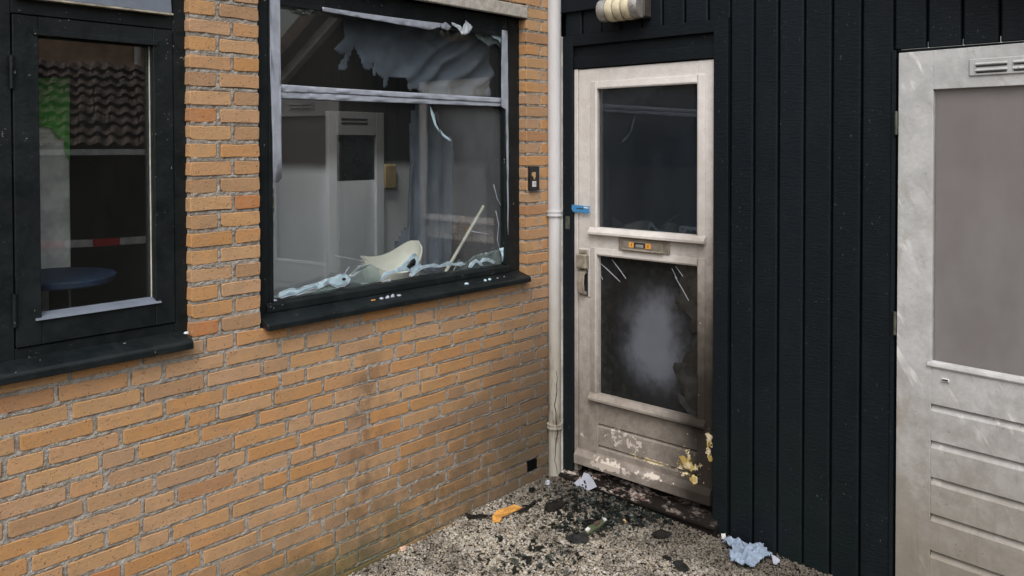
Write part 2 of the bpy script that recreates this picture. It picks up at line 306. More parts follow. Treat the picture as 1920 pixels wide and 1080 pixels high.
# ------------------------------------------------------------------ mesh helpers
def link(o): COL.objects.link(o); return o
def tag(o, label=None, cat=None, group=None, kind=None):
    if label: o['label'] = label
    if cat: o['category'] = cat
    if group: o['group'] = group
    if kind: o['kind'] = kind
    return o
def empty(name, loc=(0, 0, 0), parent=None):
    o = link(bpy.data.objects.new(name, None)); o.empty_display_size = .1
    if parent: adopt(o, parent)
    o.location = loc; return o
def adopt(o, parent): o.parent = parent; o.matrix_parent_inverse = Matrix.Identity(4)
def wpos(o):
    v = Vector(o.location); p = o.parent
    while p: v = v + Vector(p.location); p = p.parent
    return v
class MB:
    def __init__(s): s.v = []; s.f = []
    def add(s, v, f):
        b = len(s.v); s.v += [tuple(p) for p in v]; s.f += [tuple(i+b for i in q) for q in f]; return s
    def box(s, x0, x1, y0, y1, z0, z1):
        return s.add([(x0, y0, z0), (x1, y0, z0), (x1, y1, z0), (x0, y1, z0), (x0, y0, z1), (x1, y0, z1), (x1, y1, z1), (x0, y1, z1)],
                     [(0, 3, 2, 1), (4, 5, 6, 7), (0, 1, 5, 4), (1, 2, 6, 5), (2, 3, 7, 6), (3, 0, 4, 7)])
    def prism(s, poly, ax, a, b):
        """poly in the two remaining axes (in order), extruded along ax from a to b"""
        n = len(poly)
        def P(p, t):
            q = list(p); q.insert(ax, t); return q
        v = [P(p, a) for p in poly]+[P(p, b) for p in poly]
        f = [tuple(range(n)), tuple(range(2*n-1, n-1, -1))]+[(i, i+n, (i+1) % n+n, (i+1) % n) for i in range(n)]
        return s.add(v, f)
    def tube(s, path, rad, seg=12, cap=True):
        path = [Vector(p) for p in path]; n = len(path); rad = rad if isinstance(rad, (list, tuple)) else [rad]*n
        v = []; up = None
        for i, p in enumerate(path):
            t = (path[min(i+1, n-1)]-path[max(i-1, 0)]).normalized()
            if up is None: up = Vector((0, 0, 1)) if abs(t.z) < .9 else Vector((1, 0, 0))
            a = t.cross(up).normalized(); b = a.cross(t).normalized(); up = b
            for k in range(seg):
                q = 2*math.pi*k/seg; v.append(p+(a*math.cos(q)+b*math.sin(q))*rad[i])
        f = [(i*seg+k, i*seg+(k+1) % seg, (i+1)*seg+(k+1) % seg, (i+1)*seg+k) for i in range(n-1) for k in range(seg)]
        if cap: f += [tuple(range(seg-1, -1, -1)), tuple(range((n-1)*seg, n*seg))]
        return s.add(v, f)
    def build(s, name, mat, parent=None, bevel=0., smooth=False, loc=None, seg=1, world=True):
        bm = bmesh.new(); vs = [bm.verts.new(v) for v in s.v]
        for f in s.f:
            try: bm.faces.new([vs[i] for i in f])
            except ValueError: pass
        bmesh.ops.recalc_face_normals(bm, faces=bm.faces[:])
        if bevel: bmesh.ops.bevel(bm, geom=bm.edges[:], offset=bevel, segments=seg, affect='EDGES', clamp_overlap=True, profile=.5)
        o = None; me = bpy.data.meshes.new(name)
        off = Vector((0, 0, 0))
        if loc is not None: off = Vector(loc)
        elif world and s.v:
            a = np.array([v.co for v in bm.verts]); off = Vector(((a[:, 0].min()+a[:, 0].max())/2, (a[:, 1].min()+a[:, 1].max())/2, a[:, 2].min()))
        for v in bm.verts: v.co -= off
        bm.to_mesh(me); bm.free(); me.materials.append(M[mat])
        if smooth: me.polygons.foreach_set('use_smooth', [True]*len(me.polygons)); me.set_sharp_from_angle(angle=R(42))
        o = link(bpy.data.objects.new(name, me))
        if parent is not None: adopt(o, parent); o.location = off-wpos(parent)
        else: o.location = off
        return o
def box(name, mat, b, parent=None, bevel=.0015, **k): return MB().box(*b).build(name, mat, parent, bevel, **k)
def np_mesh(name, v, f, mat, parent=None, smooth=False):
    me = bpy.data.meshes.new(name); v = np.asarray(v, np.float32); f = np.asarray(f, np.int32); k = f.shape[1]
    me.vertices.add(len(v)); me.vertices.foreach_set('co', v.ravel()); me.loops.add(f.size); me.loops.foreach_set('vertex_index', f.ravel())
    me.polygons.add(len(f)); me.polygons.foreach_set('loop_start', np.arange(0, f.size, k, dtype=np.int32)); me.polygons.foreach_set('loop_total', np.full(len(f), k, np.int32))
    if smooth: me.polygons.foreach_set('use_smooth', np.ones(len(f), bool))
    me.update(); me.validate(); me.materials.append(M[mat]); o = link(bpy.data.objects.new(name, me))
    if parent is not None: adopt(o, parent); o.location = -wpos(parent)
    return o
def vnoise(a, b, scale, seed=0):
    """cheap vectorised value noise"""
    g = np.random.default_rng(seed).random((64, 64)); x = a*scale; y = b*scale; xi = np.floor(x).astype(int); yi = np.floor(y).astype(int)
    fx = x-xi; fy = y-yi; fx = fx*fx*(3-2*fx); fy = fy*fy*(3-2*fy); G = lambda i, j: g[i % 64, j % 64]
    return (G(xi, yi)*(1-fx)+G(xi+1, yi)*fx)*(1-fy)+(G(xi, yi+1)*(1-fx)+G(xi+1, yi+1)*fx)*fy
def inside(poly, a, b):
    r = np.zeros(a.shape, bool); n = len(poly); j = n-1
    for i in range(n):
        (xi, yi), (xj, yj) = poly[i], poly[j]
        if yi != yj: r ^= ((yi > b) != (yj > b)) & (a < (xj-xi)*(b-yi)/(yj-yi)+xi)
        j = i
    return r

# ================================================================== SETTING
def struct(o): return tag(o, kind='structure')
gd = MB()
xs = [-60, -.02, 1, 2, 3, 60]; ys = [-60, -3, -2, -1, .02, 60]
gd.add([(x, y, gz(x, y)-.03) for y in ys for x in xs], [(j*6+i, j*6+i+1, (j+1)*6+i+1, (j+1)*6+i) for j in range(5) for i in range(5)])
g_ = gd.build('ground', 'earth', world=False); struct(g_); tag(g_, 'dark earth of the yard under the gravel')

# ================================================================== BRICK HOUSE
house = empty('brick_house', (0, -1.5, 0))
tag(house, 'orange brick house wall with a smashed picture window and a dark casement window', 'house')
PIT = .0627; Z0 = 1.183; JT = .0145; BH = PIT-JT
YL, YP0, YP1, YR = -3.3, -2.014, -1.745, -.237
ZS, ZL = Z0-PIT, Z0+20*PIT           # sill course top, lintel underside
# core and mortar bed
core = MB()
core.box(-.11, -.016, YL, .10, -.15, ZS-.012); core.box(-.11, -.0145, YP0+.004, YP1-.0035, ZS-.012, ZL); core.box(-.11, -.0145, YR+.004, .10, ZS-.012, ZL)
core.box(-.11, -.016, YL, .10, ZL, 2.9); core.box(-.11, -.016, YL, -2.80, ZS-.012, ZL)
wall = core.build('wall', 'mortar', house)
AIRV = LW(1000, 865); SLOT = LW(805, 949)
mv = []; mf = []
def mortar_patch(y0, y1, z0, z1, st=.0055):
    ny = int((y1-y0)/st)+2; nz = int((z1-z0)/st)+2
    yy, zz = np.meshgrid(np.linspace(y0, y1, ny), np.linspace(z0, z1, nz)); 
    d = -.0046+.0036*(vnoise(yy, zz, 45, 1)-.4)+.006*(vnoise(yy, zz, 130, 2)-.5)+.004*np.maximum(0, vnoise(yy, zz, 170, 3)-.62)*2.2
    d = np.clip(d, -.0090, .0008)
    d[(abs(yy-SLOT[0]) < .008) & (abs(zz-SLOT[1]) < .034)] = -.0158
    for (u0, u1, zc_) in bricks:
        if u1 < y0 or u0 > y1 or zc_ > z1+.05 or zc_ < z0-.05: continue
        i0, i1 = np.searchsorted(yy[0], (u0+.003, u1-.003)); j0, j1 = np.searchsorted(zz[:, 0], (zc_-BH/2+.003, zc_+BH/2-.003)); d[j0:j1, i0:i1] = -.0135
    d[(abs(yy-AIRV[0]) < .05) & (abs(zz-AIRZ) < .03)] = -.0135
    b = sum(len(q) for q in mv); mv.append(np.stack([d, yy, zz], -1).reshape(-1, 3))
    i = (np.arange(nz-1)[:, None]*ny+np.arange(ny-1)[None]).ravel()+b; mf.append(np.stack([i, i+1, i+ny+1, i+ny], 1))
# bricks
def brick_mesh(L, i):
    h = BH/2; l = L/2; r = random.Random(i*31+int(L*1000)); j = lambda a: r.uniform(-a, a); c = lambda: r.choice([.0015, .002, .003, .005, .009])
    pts = []
    for sy, sz in ((-1, -1), (1, -1), (1, 1), (-1, 1)):
        a, b = c(), c(); P1 = (sy*(l-a)+j(.0012), sz*h+j(.0012)); P2 = (sy*l+j(.0015), sz*(h-b)+j(.0012))
        pts += [P2, P1] if (sy*sz > 0) else [P1, P2]
    # mid points on long sides, a little wavy
    pts = pts[:2]+[(j(.5)*l, -h+j(.003))]+pts[2:6]+[(j(.5)*l, h+j(.003))]+pts[6:]
    # order: starts bottom-left going round
    cx = [(math.atan2(p[1]/h, p[0]/l), p) for p in pts]; cx.sort(); pts = [p for _, p in cx]; n = len(pts)
    bev = .0019; v = [(-.10, y, z) for y, z in pts]+[(-bev+j(.0008), y, z) for y, z in pts]
    v += [(j(.0007), y*(1-bev/l), z*(1-bev/h)) for y, z in pts]
    f = [(k, (k+1) % n, (k+1) % n+n, k+n) for k in range(n)]+[(k+n, (k+1) % n+n, (k+1) % n+2*n, k+2*n) for k in range(n)]+[tuple(range(2*n, 3*n))]
    me = bpy.data.meshes.new('brick'); bm = bmesh.new(); vs = [bm.verts.new(q) for q in v]; [bm.faces.new([vs[q] for q in ff]) for ff in f]
    bmesh.ops.recalc_face_normals(bm, faces=bm.faces[:]); bm.to_mesh(me); bm.free(); me.materials.append(M['brick']); return me
_cache = {}
def get_brick(L, var):
    k = (round(L, 3), var)
    if k not in _cache: _cache[k] = brick_mesh(k[0], var)
    return _cache[k]
S_, H_, T_ = .2105, .0995, .155
bricks = []   # (y0,y1,zc)
def fill(zc, y0, y1, seq_rng, prev):
    """rows of stretchers with an occasional header, joints kept off those below"""
    y = y1; joints = []; first = True; since = seq_rng.randint(0, 2)
    while y > y0+.04:
        best = None
        for t in range(8):
            L = H_ if (since >= 2 and seq_rng.random() < .62) or seq_rng.random() < .10 else S_
            if first: L = seq_rng.choice([.06, .11, .16, .19, .04])
            e = y-L-JT
            if all(abs(e-q) > .035 for q in prev): best = L; break
            best = L
        L = best; e = y-L; since = 0 if L < .12 else since+1
        if e < y0+.03: e = y0; 
        bricks.append((e, y, zc)); y = e-JT; joints.append(e-JT); first = False
    return joints
rr = random.Random(4); prev = []
for k in range(-21, 0):
    zc = Z0+k*PIT+PIT/2
    if k == -1 and False: pass
    if zc+BH/2 > ZS+.001: continue
    prev = fill(zc, YL, .0, rr, prev)
for k in range(-1, 20):
    zc = Z0+k*PIT+PIT/2
    if k % 2: bricks += [(YP0, YP0+H_, zc), (YP0+H_+JT, YP1, zc)]
    else: bricks += [(YP0, YP0+T_, zc), (YP0+T_+JT, YP1, zc)]
    if k % 2: bricks += [(YR, YR+H_, zc), (YR+H_+JT, .0, zc)]
    else: bricks += [(YR, YR+.2, zc), (YR+.2+JT, .0, zc)]
pv2 = []
for k in range(-1, 20): pv2 = fill(Z0+k*PIT+PIT/2, YL, -2.80, rr, pv2)
for k in range(20, 24):
    zc = Z0+k*PIT+PIT/2
    if k == 20: bricks += [(-.222, -.03, zc), (-1.955, -1.815, zc)]
    else: prev = fill(zc, YL, .0, rr, prev)
def area(b):
    p = [proj((0, y, z)) for y in b[:2] for z in (b[2]-BH/2, b[2]+BH/2)]; xs = [min(max(q[0], 0), 1920) for q in p]; ys = [min(max(q[1], 0), 1080) for q in p]
    return (max(xs)-min(xs))*(max(ys)-min(ys))
_air = lambda b: b[0] < AIRV[0] < b[1] and abs(b[2]-AIRV[1]) < PIT/2
nb = []
for b in bricks:
    if _air(b):
        if AIRV[0]-.045-b[0] > .04: nb.append((b[0], AIRV[0]-.048, b[2]))
        if b[1]-AIRV[0]-.045 > .02: nb.append((AIRV[0]+.048, b[1], b[2]))
        AIRZ = b[2]
    else: nb.append(b)
bricks = sorted(nb, key=area, reverse=True)
rest_v = []; rest_f = []
for i, (y0, y1, zc) in enumerate(bricks):
    L = y1-y0; me = get_brick(L, random.randint(0, 5) if L in (S_, H_, T_) or round(L, 3) in (.21, .1, .155) else 0)
    loc = Vector((random.uniform(-.0022, .0012), (y0+y1)/2, zc+random.uniform(-.001, .001)))
    if i < 300:
        o = link(bpy.data.objects.new('brick', me)); adopt(o, wall); o.location = loc-wpos(wall); o.rotation_euler = (random.uniform(-.006, .006), random.uniform(-.008, .008), random.uniform(-.006, .006))
    else:
        b = len(rest_v); rest_v += [tuple(v.co+loc) for v in me.vertices]; rest_f += [tuple(q+b for q in p.vertices) for p in me.polygons]
rb = MB(); rb.v, rb.f = rest_v, rest_f
tag(rb.build('outer_bricks', 'brick', wall, world=False), kind='stuff')
mortar_patch(-3.3, .02, -.05, ZS-.006); mortar_patch(-3.3, -2.81, ZS-.006, 2.75, .011); mortar_patch(YP0+.0025, YP1-.0025, ZS-.006, 2.75); mortar_patch(YR+.0025, .02, ZS-.006, 2.75)
mortar = np_mesh('mortar', np.concatenate(mv), np.concatenate(mf), 'mortar', wall, True)
# air brick and lintels
av = MB(); a0, a1 = AIRV[0]-.046, AIRV[0]+.046; z0, z1 = AIRZ-BH/2, AIRZ+BH/2
for i in range(3): av.box(-.03, -.006, a0+.002, a1-.002, z0+.004+i*.02, z0+.0075+i*.02)
box('air_vent', 'black_backing', (-.035, -.0005, a0, a1, z0, z1), house, .001); av = None  # flush black box, its colour giving the darkness of the open vent hole
box('lintel', 'concrete', (-.11, .006, -1.81, -.232, ZL, ZL+.062), house, .003)
box('lintel', 'concrete', (-.11, .006, -2.85, -1.965, ZL, ZL+.062), house, .003)

# ---- picture window --------------------------------------------------------
FX0, FX1 = -.115, -.05
gy0, gy1, gz0, gz1 = -1.674, -.338, 1.196, 2.352
fr = MB(); fr.box(FX0, FX1, YP1-.02, gy0, 1.135, ZL); fr.box(FX0, FX1, gy1, YR+.004, 1.135, ZL)
fr.box(FX0, FX1-.001, gy0, gy1, 1.135, gz0); fr.box(FX0, FX1-.001, gy0, gy1, gz1, ZL)
win = fr.build('window', 'frame_paint', house, .003)
tag(win, 'smashed picture window with a black frame, grey tape and blue shreds along its foot')
MB().prism([(-.07, 1.150), (-.052, 1.196), (-.040, 1.186), (-.038, 1.16), (-.044, 1.150)], 1, gy0-.02, gy1+.02).build('bottom_bead', 'frame_paint', win, .002)
MB().prism([(-.112, 1.118), (-.112, 1.158), (-.049, 1.158), (.036, 1.136), (.042, 1.128), (.042, 1.108), (.030, 1.106), (.020, 1.116)], 1, YP1+.004, YR-.012).build('sill', 'frame_paint', win, .0025)
box('glazing_bead', 'frame_paint', (-.075, -.045, gy0-.004, gy0+.012, gz0, gz1), win)
box('glazing_bead', 'frame_paint', (-.075, -.045, gy1-.012, gy1+.004, gz0, gz1), win)
box('glazing_bead', 'frame_paint', (-.075, -.045, gy0, gy1, gz1-.014, gz1+.004), win)
tz0, tz1 = LW(740, 192, -.06)[1], LW(740, 171, -.06)[1]
box('transom', 'frame_paint', (-.105, -.066, gy0, gy1, tz0+.004, tz1-.003), win)
box('pane', 'glass', (-.088, -.084, gy0-.004, gy1+.004, gz0-.004, tz0+.008), win, 0)
box('pane', 'glass', (-.088, -.084, gy0-.004, gy1+.004, tz1-.008, gz1+.004), win, 0)
box('inner_frame', 'black_backing', (-.20, -.118, YP1-.02, gy0-.012, 1.13, ZL), win); box('inner_frame', 'black_backing', (-.20, -.118, gy1+.012, YR+.05, 1.13, ZL), win)
# tape and shreds drawn as outlines on their own plane, given thickness and crumple
def ripple_strip(name, poly_px, x, mat, parent, th=.002, res=.006, amp=.0015, seed=0, edge=None, world=False, wav=60):
    P = [LW(a, b, x) for a, b in poly_px]; ya = [p[0] for p in P]; za = [p[1] for p in P]
    ny = max(3, int((max(ya)-min(ya))/res)+2); nz = max(3, int((max(za)-min(za))/res)+2)
    gyv = np.linspace(min(ya), max(ya), ny); gzv = np.linspace(min(za), max(za), nz); st = (gyv[1]-gyv[0], gzv[1]-gzv[0])
    bm = bmesh.new(); vs = [bm.verts.new((x, p[0], p[1])) for p in P]; bm.faces.new(vs); bmesh.ops.triangulate(bm, faces=bm.faces[:])
    for _ in range(3): 
        long = [e for e in bm.edges if e.calc_length() > res*2.2]
        if not long: break
        bmesh.ops.subdivide_edges(bm, edges=long, cuts=1, use_grid_fill=False); bmesh.ops.triangulate(bm, faces=bm.faces[:])
    for v in bm.verts:
        a, b = np.array([v.co.y]), np.array([v.co.z]); v.co.x += amp*2*float(vnoise(a, b, wav, seed)[0]-.5)+amp*float(vnoise(a, b, wav*2.3, seed+1)[0]-.5)
    rx_ = bmesh.ops.extrude_face_region(bm, geom=bm.faces[:])
    for v in [q for q in rx_['geom'] if isinstance(q, bmesh.types.BMVert)]: v.co.x += th
    bmesh.ops.recalc_face_normals(bm, faces=bm.faces[:])
    me = bpy.data.meshes.new(name); c = Vector((x, (min(ya)+max(ya))/2, min(za)))
    for v in bm.verts: v.co -= c
    bm.to_mesh(me); bm.free(); me.materials.append(M[mat]); me.polygons.foreach_set('use_smooth', [True]*len(me.polygons))
    o = link(bpy.data.objects.new(name, me)); 
    if parent is not None: adopt(o, parent); o.location = c-wpos(parent)
    else: o.location = c
    return o
TX = -.062
ripple_strip('tape_strip', [(505, -30), (524, -30), (525, 150), (527, 250), (528, 334), (520, 343), (512, 340), (510, 250), (506, 120)], TX+.017, 'tape_grey', win, .002, .02, .002, 1)
ripple_strip('tape_strip', [(522, 158), (640, 166), (780, 174), (946, 184), (948, 193), (780, 184), (640, 176), (522, 172)], TX, 'tape_grey', win, .004, .02, .0018, 2)
ripple_strip('tape_strip', [(521, 172), (640, 177), (780, 185), (948, 192.5), (949, 200), (780, 194), (640, 189), (522, 184)], TX-.002, 'tape_grey', win, .003, .02, .0018, 3)
ripple_strip('tape_strip', [(603, 13), (669, 23), (740, 33), (830, 44), (828, 50), (806, 56), (755, 47), (669, 32), (605, 21)], TX+.018, 'tape_grey', win, .002, .015, .0025, 4)
ripple_strip('tape_strip', [(941, 56), (951, 58), (952, 150), (953, 300), (953, 440), (951.5, 440), (950, 300), (948, 205), (940, 200), (940, 120)], TX+.017, 'tape_grey', win, .002, .02, .002, 5)
for i, pl in enumerate([[(828, 45), (836, 41), (846, 50), (840, 57), (826, 53)], [(866, 55), (873, 38), (886, 50), (880, 62), (870, 66)], [(846, 42), (862, 48), (870, 62), (866, 66), (858, 53), (848, 47)]]):
    ripple_strip('tape_curl', pl, TX+.02+.004*i, 'film_edge' if i else 'tape_grey', win, .0015, .005, .004, 10+i, wav=90)
A6 = lambda L: [(480+a/6.75, 480+b/6.75) for a, b in L]; B6 = lambda L: [(740+a/6.75, 440+b/6.75) for a, b in L]
shA = A6([(285, 505), (300, 465), (350, 440), (400, 425), (430, 412), (475, 405), (530, 422), (620, 380), (700, 360), (760, 345), (840, 315), (900, 285), (1000, 268), (1030, 240), (1070, 226), (1160, 240), (1195, 290), (1170, 350), (1110, 385), (1020, 398), (960, 372), (930, 340), (900, 345), (850, 388), (780, 417), (740, 405), (680, 430), (590, 468), (545, 495), (470, 492), (400, 510), (320, 535)])
shB = [(713, 525), (717, 516), (721, 510), (736, 507.5), (750, 499), (762, 488), (772, 476), (779, 475), (784, 481), (784.5, 494), (792, 498), (814, 494.5), (824, 497.5), (841, 490), (849, 494.5), (866, 491), (873, 495), (863, 498), (847, 497), (824, 501), (806, 500.5), (795, 503), (786, 507.5), (772, 519), (767.5, 517.5), (771.5, 508.5), (760, 508), (749, 510), (740, 511), (728, 516), (716, 526)]
shC = [(878, 501), (882, 493), (892.6, 486), (899, 490.5), (906, 484), (915, 484), (923, 488), (929.6, 491.5), (926, 495), (918, 491), (912, 489), (902.5, 492), (905, 498), (900, 497.5), (896, 493), (892.6, 491), (884, 501.5)]
for i, pl in enumerate([shA, shB, shC]):
    o = ripple_strip('film_shred', pl, -.056+.004*(i % 2), 'film_blue', win, .002, .008, .003, 20+i)
    # pale curled rim along the outline
    e = MB(); P = [LW(a, b, -.0515+.004*(i % 2)) for a, b in pl]
    e.tube([(-.0520+.004*(i % 2), a, b) for a, b in P+[P[0]]], .0011, 5); e.build('shred_rim', 'film_edge', win, smooth=True)
ripple_strip('film_hole', A6([(1085, 290), (1110, 272), (1140, 285), (1130, 305), (1095, 308)]), -.0505, 'sooty_glass', win, .001, .01, 0)
ripple_strip('film_hole', [(762, 500), (770, 488), (777, 484), (780, 490), (778, 497), (768, 503)], -.0465, 'sooty_glass', win, .001, .01, 0)
for i, pl in enumerate([[(504.5, 400), (508.5, 404), (509, 425), (507, 440), (509.5, 452), (507, 456), (504.5, 450)], [(504.5, 494), (508, 496), (509, 512), (505.5, 519)], [(507, 560), (519, 562), (520, 565.5), (508, 564)], [(714, 527), (731, 523), (733, 528), (716, 530)], [(936, 466), (950, 462), (950.5, 492), (945, 470), (943, 492), (941, 490), (940, 478)], [(886, 51), (912, 58), (926, 56), (942, 59), (941, 74), (938.5, 83), (934, 75), (924, 71), (918, 62), (901, 62)], [(540, 3), (575, 8), (604, 14), (604, 20), (592, 19), (583, 21), (570, 12), (556, 15), (548, 8)], [(505, 100), (509, 120), (511, 200), (507, 240), (505, 230)]]):
    ripple_strip('glass_shard', pl, -.060, 'film_blue' if i not in (2, 3) else 'film_edge', win, .003, .01, .002, 40+i)
for i, pl in enumerate([[(944, 205), (951, 203), (952, 300), (951, 440), (951, 492), (945, 488), (948, 440), (943, 400), (947, 340), (942, 300), (948, 250)], [(505, 345), (513, 352), (509, 370), (514, 395), (508, 415), (513, 440), (508, 470), (512, 500), (507, 530), (505, 560)], [(536, 1), (604, 14), (603, 26), (590, 20), (580, 29), (570, 17), (556, 23), (545, 8)],
        [(520, 560), (560, 553), (600, 545), (640, 537), (650, 520), (672, 498), (694, 496), (708, 506), (716, 522), (700, 532), (560, 560)], [(846, 512), (860, 486), (872, 497), (890, 478), (905, 492), (930, 468), (948, 470), (950, 494)], [(886, 51), (942, 59), (941, 95), (930, 82), (915, 86), (905, 68), (893, 70)]]):
    ripple_strip('glass_shard', pl, -.0665-.0012*i, 'pale_glass', win, .003, .01, .001, 60+i)
for i, pl in enumerate([[(806, 198), (815, 216), (818, 232), (832, 252), (846, 262), (846, 268), (830, 256), (815, 236), (808, 214)], [(926, 345), (933, 372), (943, 392), (942.4, 392.6), (931.5, 373), (925, 346)], [(930, 395), (936, 420), (933, 450), (938, 468), (937, 469), (931.8, 450), (934.6, 421), (929, 396)], [(629, 479), (684, 490), (684, 491.6), (629, 480)], [(672, 498), (694, 495), (712, 505), (711, 506), (694, 496.5), (676, 500), (668, 520), (666.8, 520)], [(656, 500), (648, 512), (656, 528), (654.5, 528.5), (646, 512), (655, 499)], [(884, 433), (922, 440), (922, 441.2), (884, 434.5)]]):
    ripple_strip('crack', pl, -.0815, 'tape_grey' if i != 0 else 'film_blue', win, .0006, .02, 0)
# loose bits on the sill
def sill_z(x): return 1.158-(x+.049)*(.022/.085)+.001
def bit(px, py, mat, sz, label, seed, name='debris_flake', cat='debris', group=None):
    r = random.Random(seed); p = un(px, py, 0, .0); x = p.x; y = p.y; z = sill_z(x); n = r.randint(5, 7); mb = MB()
    top = [(x+math.cos(2*math.pi*k/n)*sz[0]*r.uniform(.6, 1.2), y+math.sin(2*math.pi*k/n)*sz[1]*r.uniform(.6, 1.2)) for k in range(n)]
    v = [(a, b, sill_z(a)-.0005) for a, b in top]+[(x+(a-x)*.7, y+(b-y)*.7, sill_z(a)+sz[2]*r.uniform(.5, 1.3)) for a, b in top]
    mb.add(v, [tuple(range(n)), tuple(range(2*n-1, n-1, -1))]+[(k, (k+1) % n, (k+1) % n+n, k+n) for k in range(n)])
    return tag(mb.build(name, mat), label, cat, group)
for i, (px, py) in enumerate([(716, 568), (727, 565), (736, 563), (748, 562)]):
    bit(px, py, 'torn_paper', (.006, .011+.004*(i % 2), .004+.002*(i % 3)), 'crumb of white foam in the row lying on the black sill of the picture window', i, 'foam_crumb', 'crumb', 'foam crumbs on the sill')
bit(700, 567, 'splinter', (.003, .014, .003), 'thin orange splinter on the black sill beside the white foam crumbs', 9, 'wood_splinter', 'splinter')
for i, (px, py) in enumerate([(875, 537), (898, 532), (910, 529), (935, 527), (918, 533), (948, 520)]):
    bit(px, py, 'shard_glass' if i % 2 else 'film_blue', (.008, .013, .004), 'glinting glass crumb on the black picture-window sill, at its end near the downpipe', 30+i, 'glass_crumb', 'glass crumb', 'glass crumbs on the sill')

# ---- casement window -------------------------------------------------------
LY0 = -2.80; sy0, sy1, sz0, sz1 = -2.556, -2.056, 1.181, 2.198; ly0, ly1, lz0, lz1 = -2.482, -2.126, 1.266, 2.137
fr = MB(); fr.box(-.105, -.036, LY0, sy0, 1.13, ZL); fr.box(-.105, -.036, sy1, YP0+.012, 1.13, ZL); fr.box(-.105, -.037, sy0, sy1, 1.13, sz0); fr.box(-.105, -.037, sy0, sy1, sz1, 2.245)
win2 = fr.build('window', 'frame_paint', house, .0025); tag(win2, 'narrow casement window in a thick black frame with a grey fanlight above')
sh = MB(); g = .003
sh.box(-.10, -.030, sy0+g, ly0, sz0+g, sz1-g); sh.box(-.10, -.030, ly1, sy1-g, sz0+g, sz1-g); sh.box(-.10, -.031, ly0, ly1, sz0+g, lz0); sh.box(-.10, -.031, ly0, ly1, lz1, sz1-g)
sh.build('sash', 'frame_paint', win2, .002)
MB().prism([(-.06, lz0-.006), (-.06, lz0+.014), (-.034, lz0+.004), (-.022, lz0-.006)], 1, ly0-.018, ly1+.018).build('bottom_bead', 'panel_grey', win2, .001)
box('glazing_bead', 'strip_white', (-.064, -.058, ly0, ly0+.0022, lz0, lz1), win2, .0005); box('glazing_bead', 'strip_white', (-.064, -.058, ly1-.0025, ly1, lz0, lz1), win2, .0005)
box('glazing_bead', 'frame_paint', (-.06, -.024, ly0-.015, ly1+.015, lz1, lz1+.018), win2)
box('pane', 'glass_left', (-.070, -.066, ly0-.003, ly1+.003, lz0-.003, lz1+.003), win2, 0)
MB().prism([(-.09, 2.25), (-.012, 2.25), (-.03, ZL-.005), (-.09, ZL-.005)], 1, sy0+.006, sy1-.012).build('fanlight', 'panel_grey', win2, .002)
box('fanlight_drip_edge', 'trim_metal', (-.03, -.006, sy0+.006, sy1-.010, 2.243, 2.2495), win2, .001)
MB().prism([(-.10, 1.112), (-.10, 1.150), (-.036, 1.150), (.036, 1.128), (.042, 1.120), (.042, 1.098), (.030, 1.096), (.020, 1.106)], 1, LY0, YP0-.014).build('sill', 'frame_paint', win2, .0025)
for z in (2.02, 1.30): MB().tube([(-.027, sy0-.002, z-.05), (-.027, sy0-.002, z+.05)], .007, 10).build('hinge', 'frame_paint', win2, smooth=True)
bit(350, 645, 'film_edge', (.006, .012, .004), 'flake of white paint on the corner of the casement window sill', 77, 'paint_flake', 'paint flake')

# ---- rooms behind the windows ----------------------------------------------
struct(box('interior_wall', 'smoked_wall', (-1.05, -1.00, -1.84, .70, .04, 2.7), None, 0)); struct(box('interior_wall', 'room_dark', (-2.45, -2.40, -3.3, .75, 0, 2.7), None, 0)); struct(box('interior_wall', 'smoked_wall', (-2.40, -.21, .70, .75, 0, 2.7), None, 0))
struct(box('interior_wall', 'smoked_wall', (-2.40, -.21, -3.35, -3.30, 0, 2.7), None, 0)); ceil = MB().box(-2.45, -.95, -3.35, .75, 2.70, 2.75).box(-.95, -.112, -3.35, -1.60, 2.70, 2.75).box(-.95, -.112, -.80, .75, 2.70, 2.75).box(-.30, -.112, -1.60, -.80, 2.70, 2.75).build('interior_ceiling', 'room_dark'); struct(ceil)  # unseen opening left in the ceiling, added so sky light brightens the room
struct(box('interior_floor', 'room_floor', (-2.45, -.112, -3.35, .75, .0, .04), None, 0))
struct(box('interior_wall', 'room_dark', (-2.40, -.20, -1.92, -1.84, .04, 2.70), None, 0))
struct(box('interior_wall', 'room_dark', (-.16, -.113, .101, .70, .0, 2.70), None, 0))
ledge = box('window_board', 'smoked_wall', (-.42, -.113, YP1-.05, YR+.05, 1.105, 1.14), win, .003)
# green board and pale cupboard seen through the casement
p0, p1 = LW(66, 145, -.75), LW(131, 238, -.75)
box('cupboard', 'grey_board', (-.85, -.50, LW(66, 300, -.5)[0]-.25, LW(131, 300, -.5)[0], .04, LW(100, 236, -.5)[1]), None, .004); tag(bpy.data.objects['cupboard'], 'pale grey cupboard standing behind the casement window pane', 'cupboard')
gb = MB().prism([LW(a, b, -.48) for a, b in [(40, 146), (131, 146), (131, 300), (124, 285), (122, 262), (110, 258), (98, 240), (60, 234), (40, 234)]], 0, -.495, -.48).build('green_banner', 'green_board', None, .001); tag(gb, 'bright green banner hanging over the pale cupboard behind the casement pane', 'banner')
bp = LW(120, 520, -.5)
tb = MB(); c = Vector((-.29, LW(110, 522, -.29)[0], LW(110, 522, -.29)[1])); nseg = 24
for zz, r0 in ((-.012, .20), (.012, .21)): tb.v += [(c.x+.20*math.cos(2*math.pi*k/nseg), c.y+r0*.85*math.sin(2*math.pi*k/nseg), c.z+zz) for k in range(nseg)]
tb.f = [tuple(range(nseg)), tuple(range(nseg, 2*nseg))]+[(k, (k+1) % nseg, (k+1) % nseg+nseg, k+nseg) for k in range(nseg)]
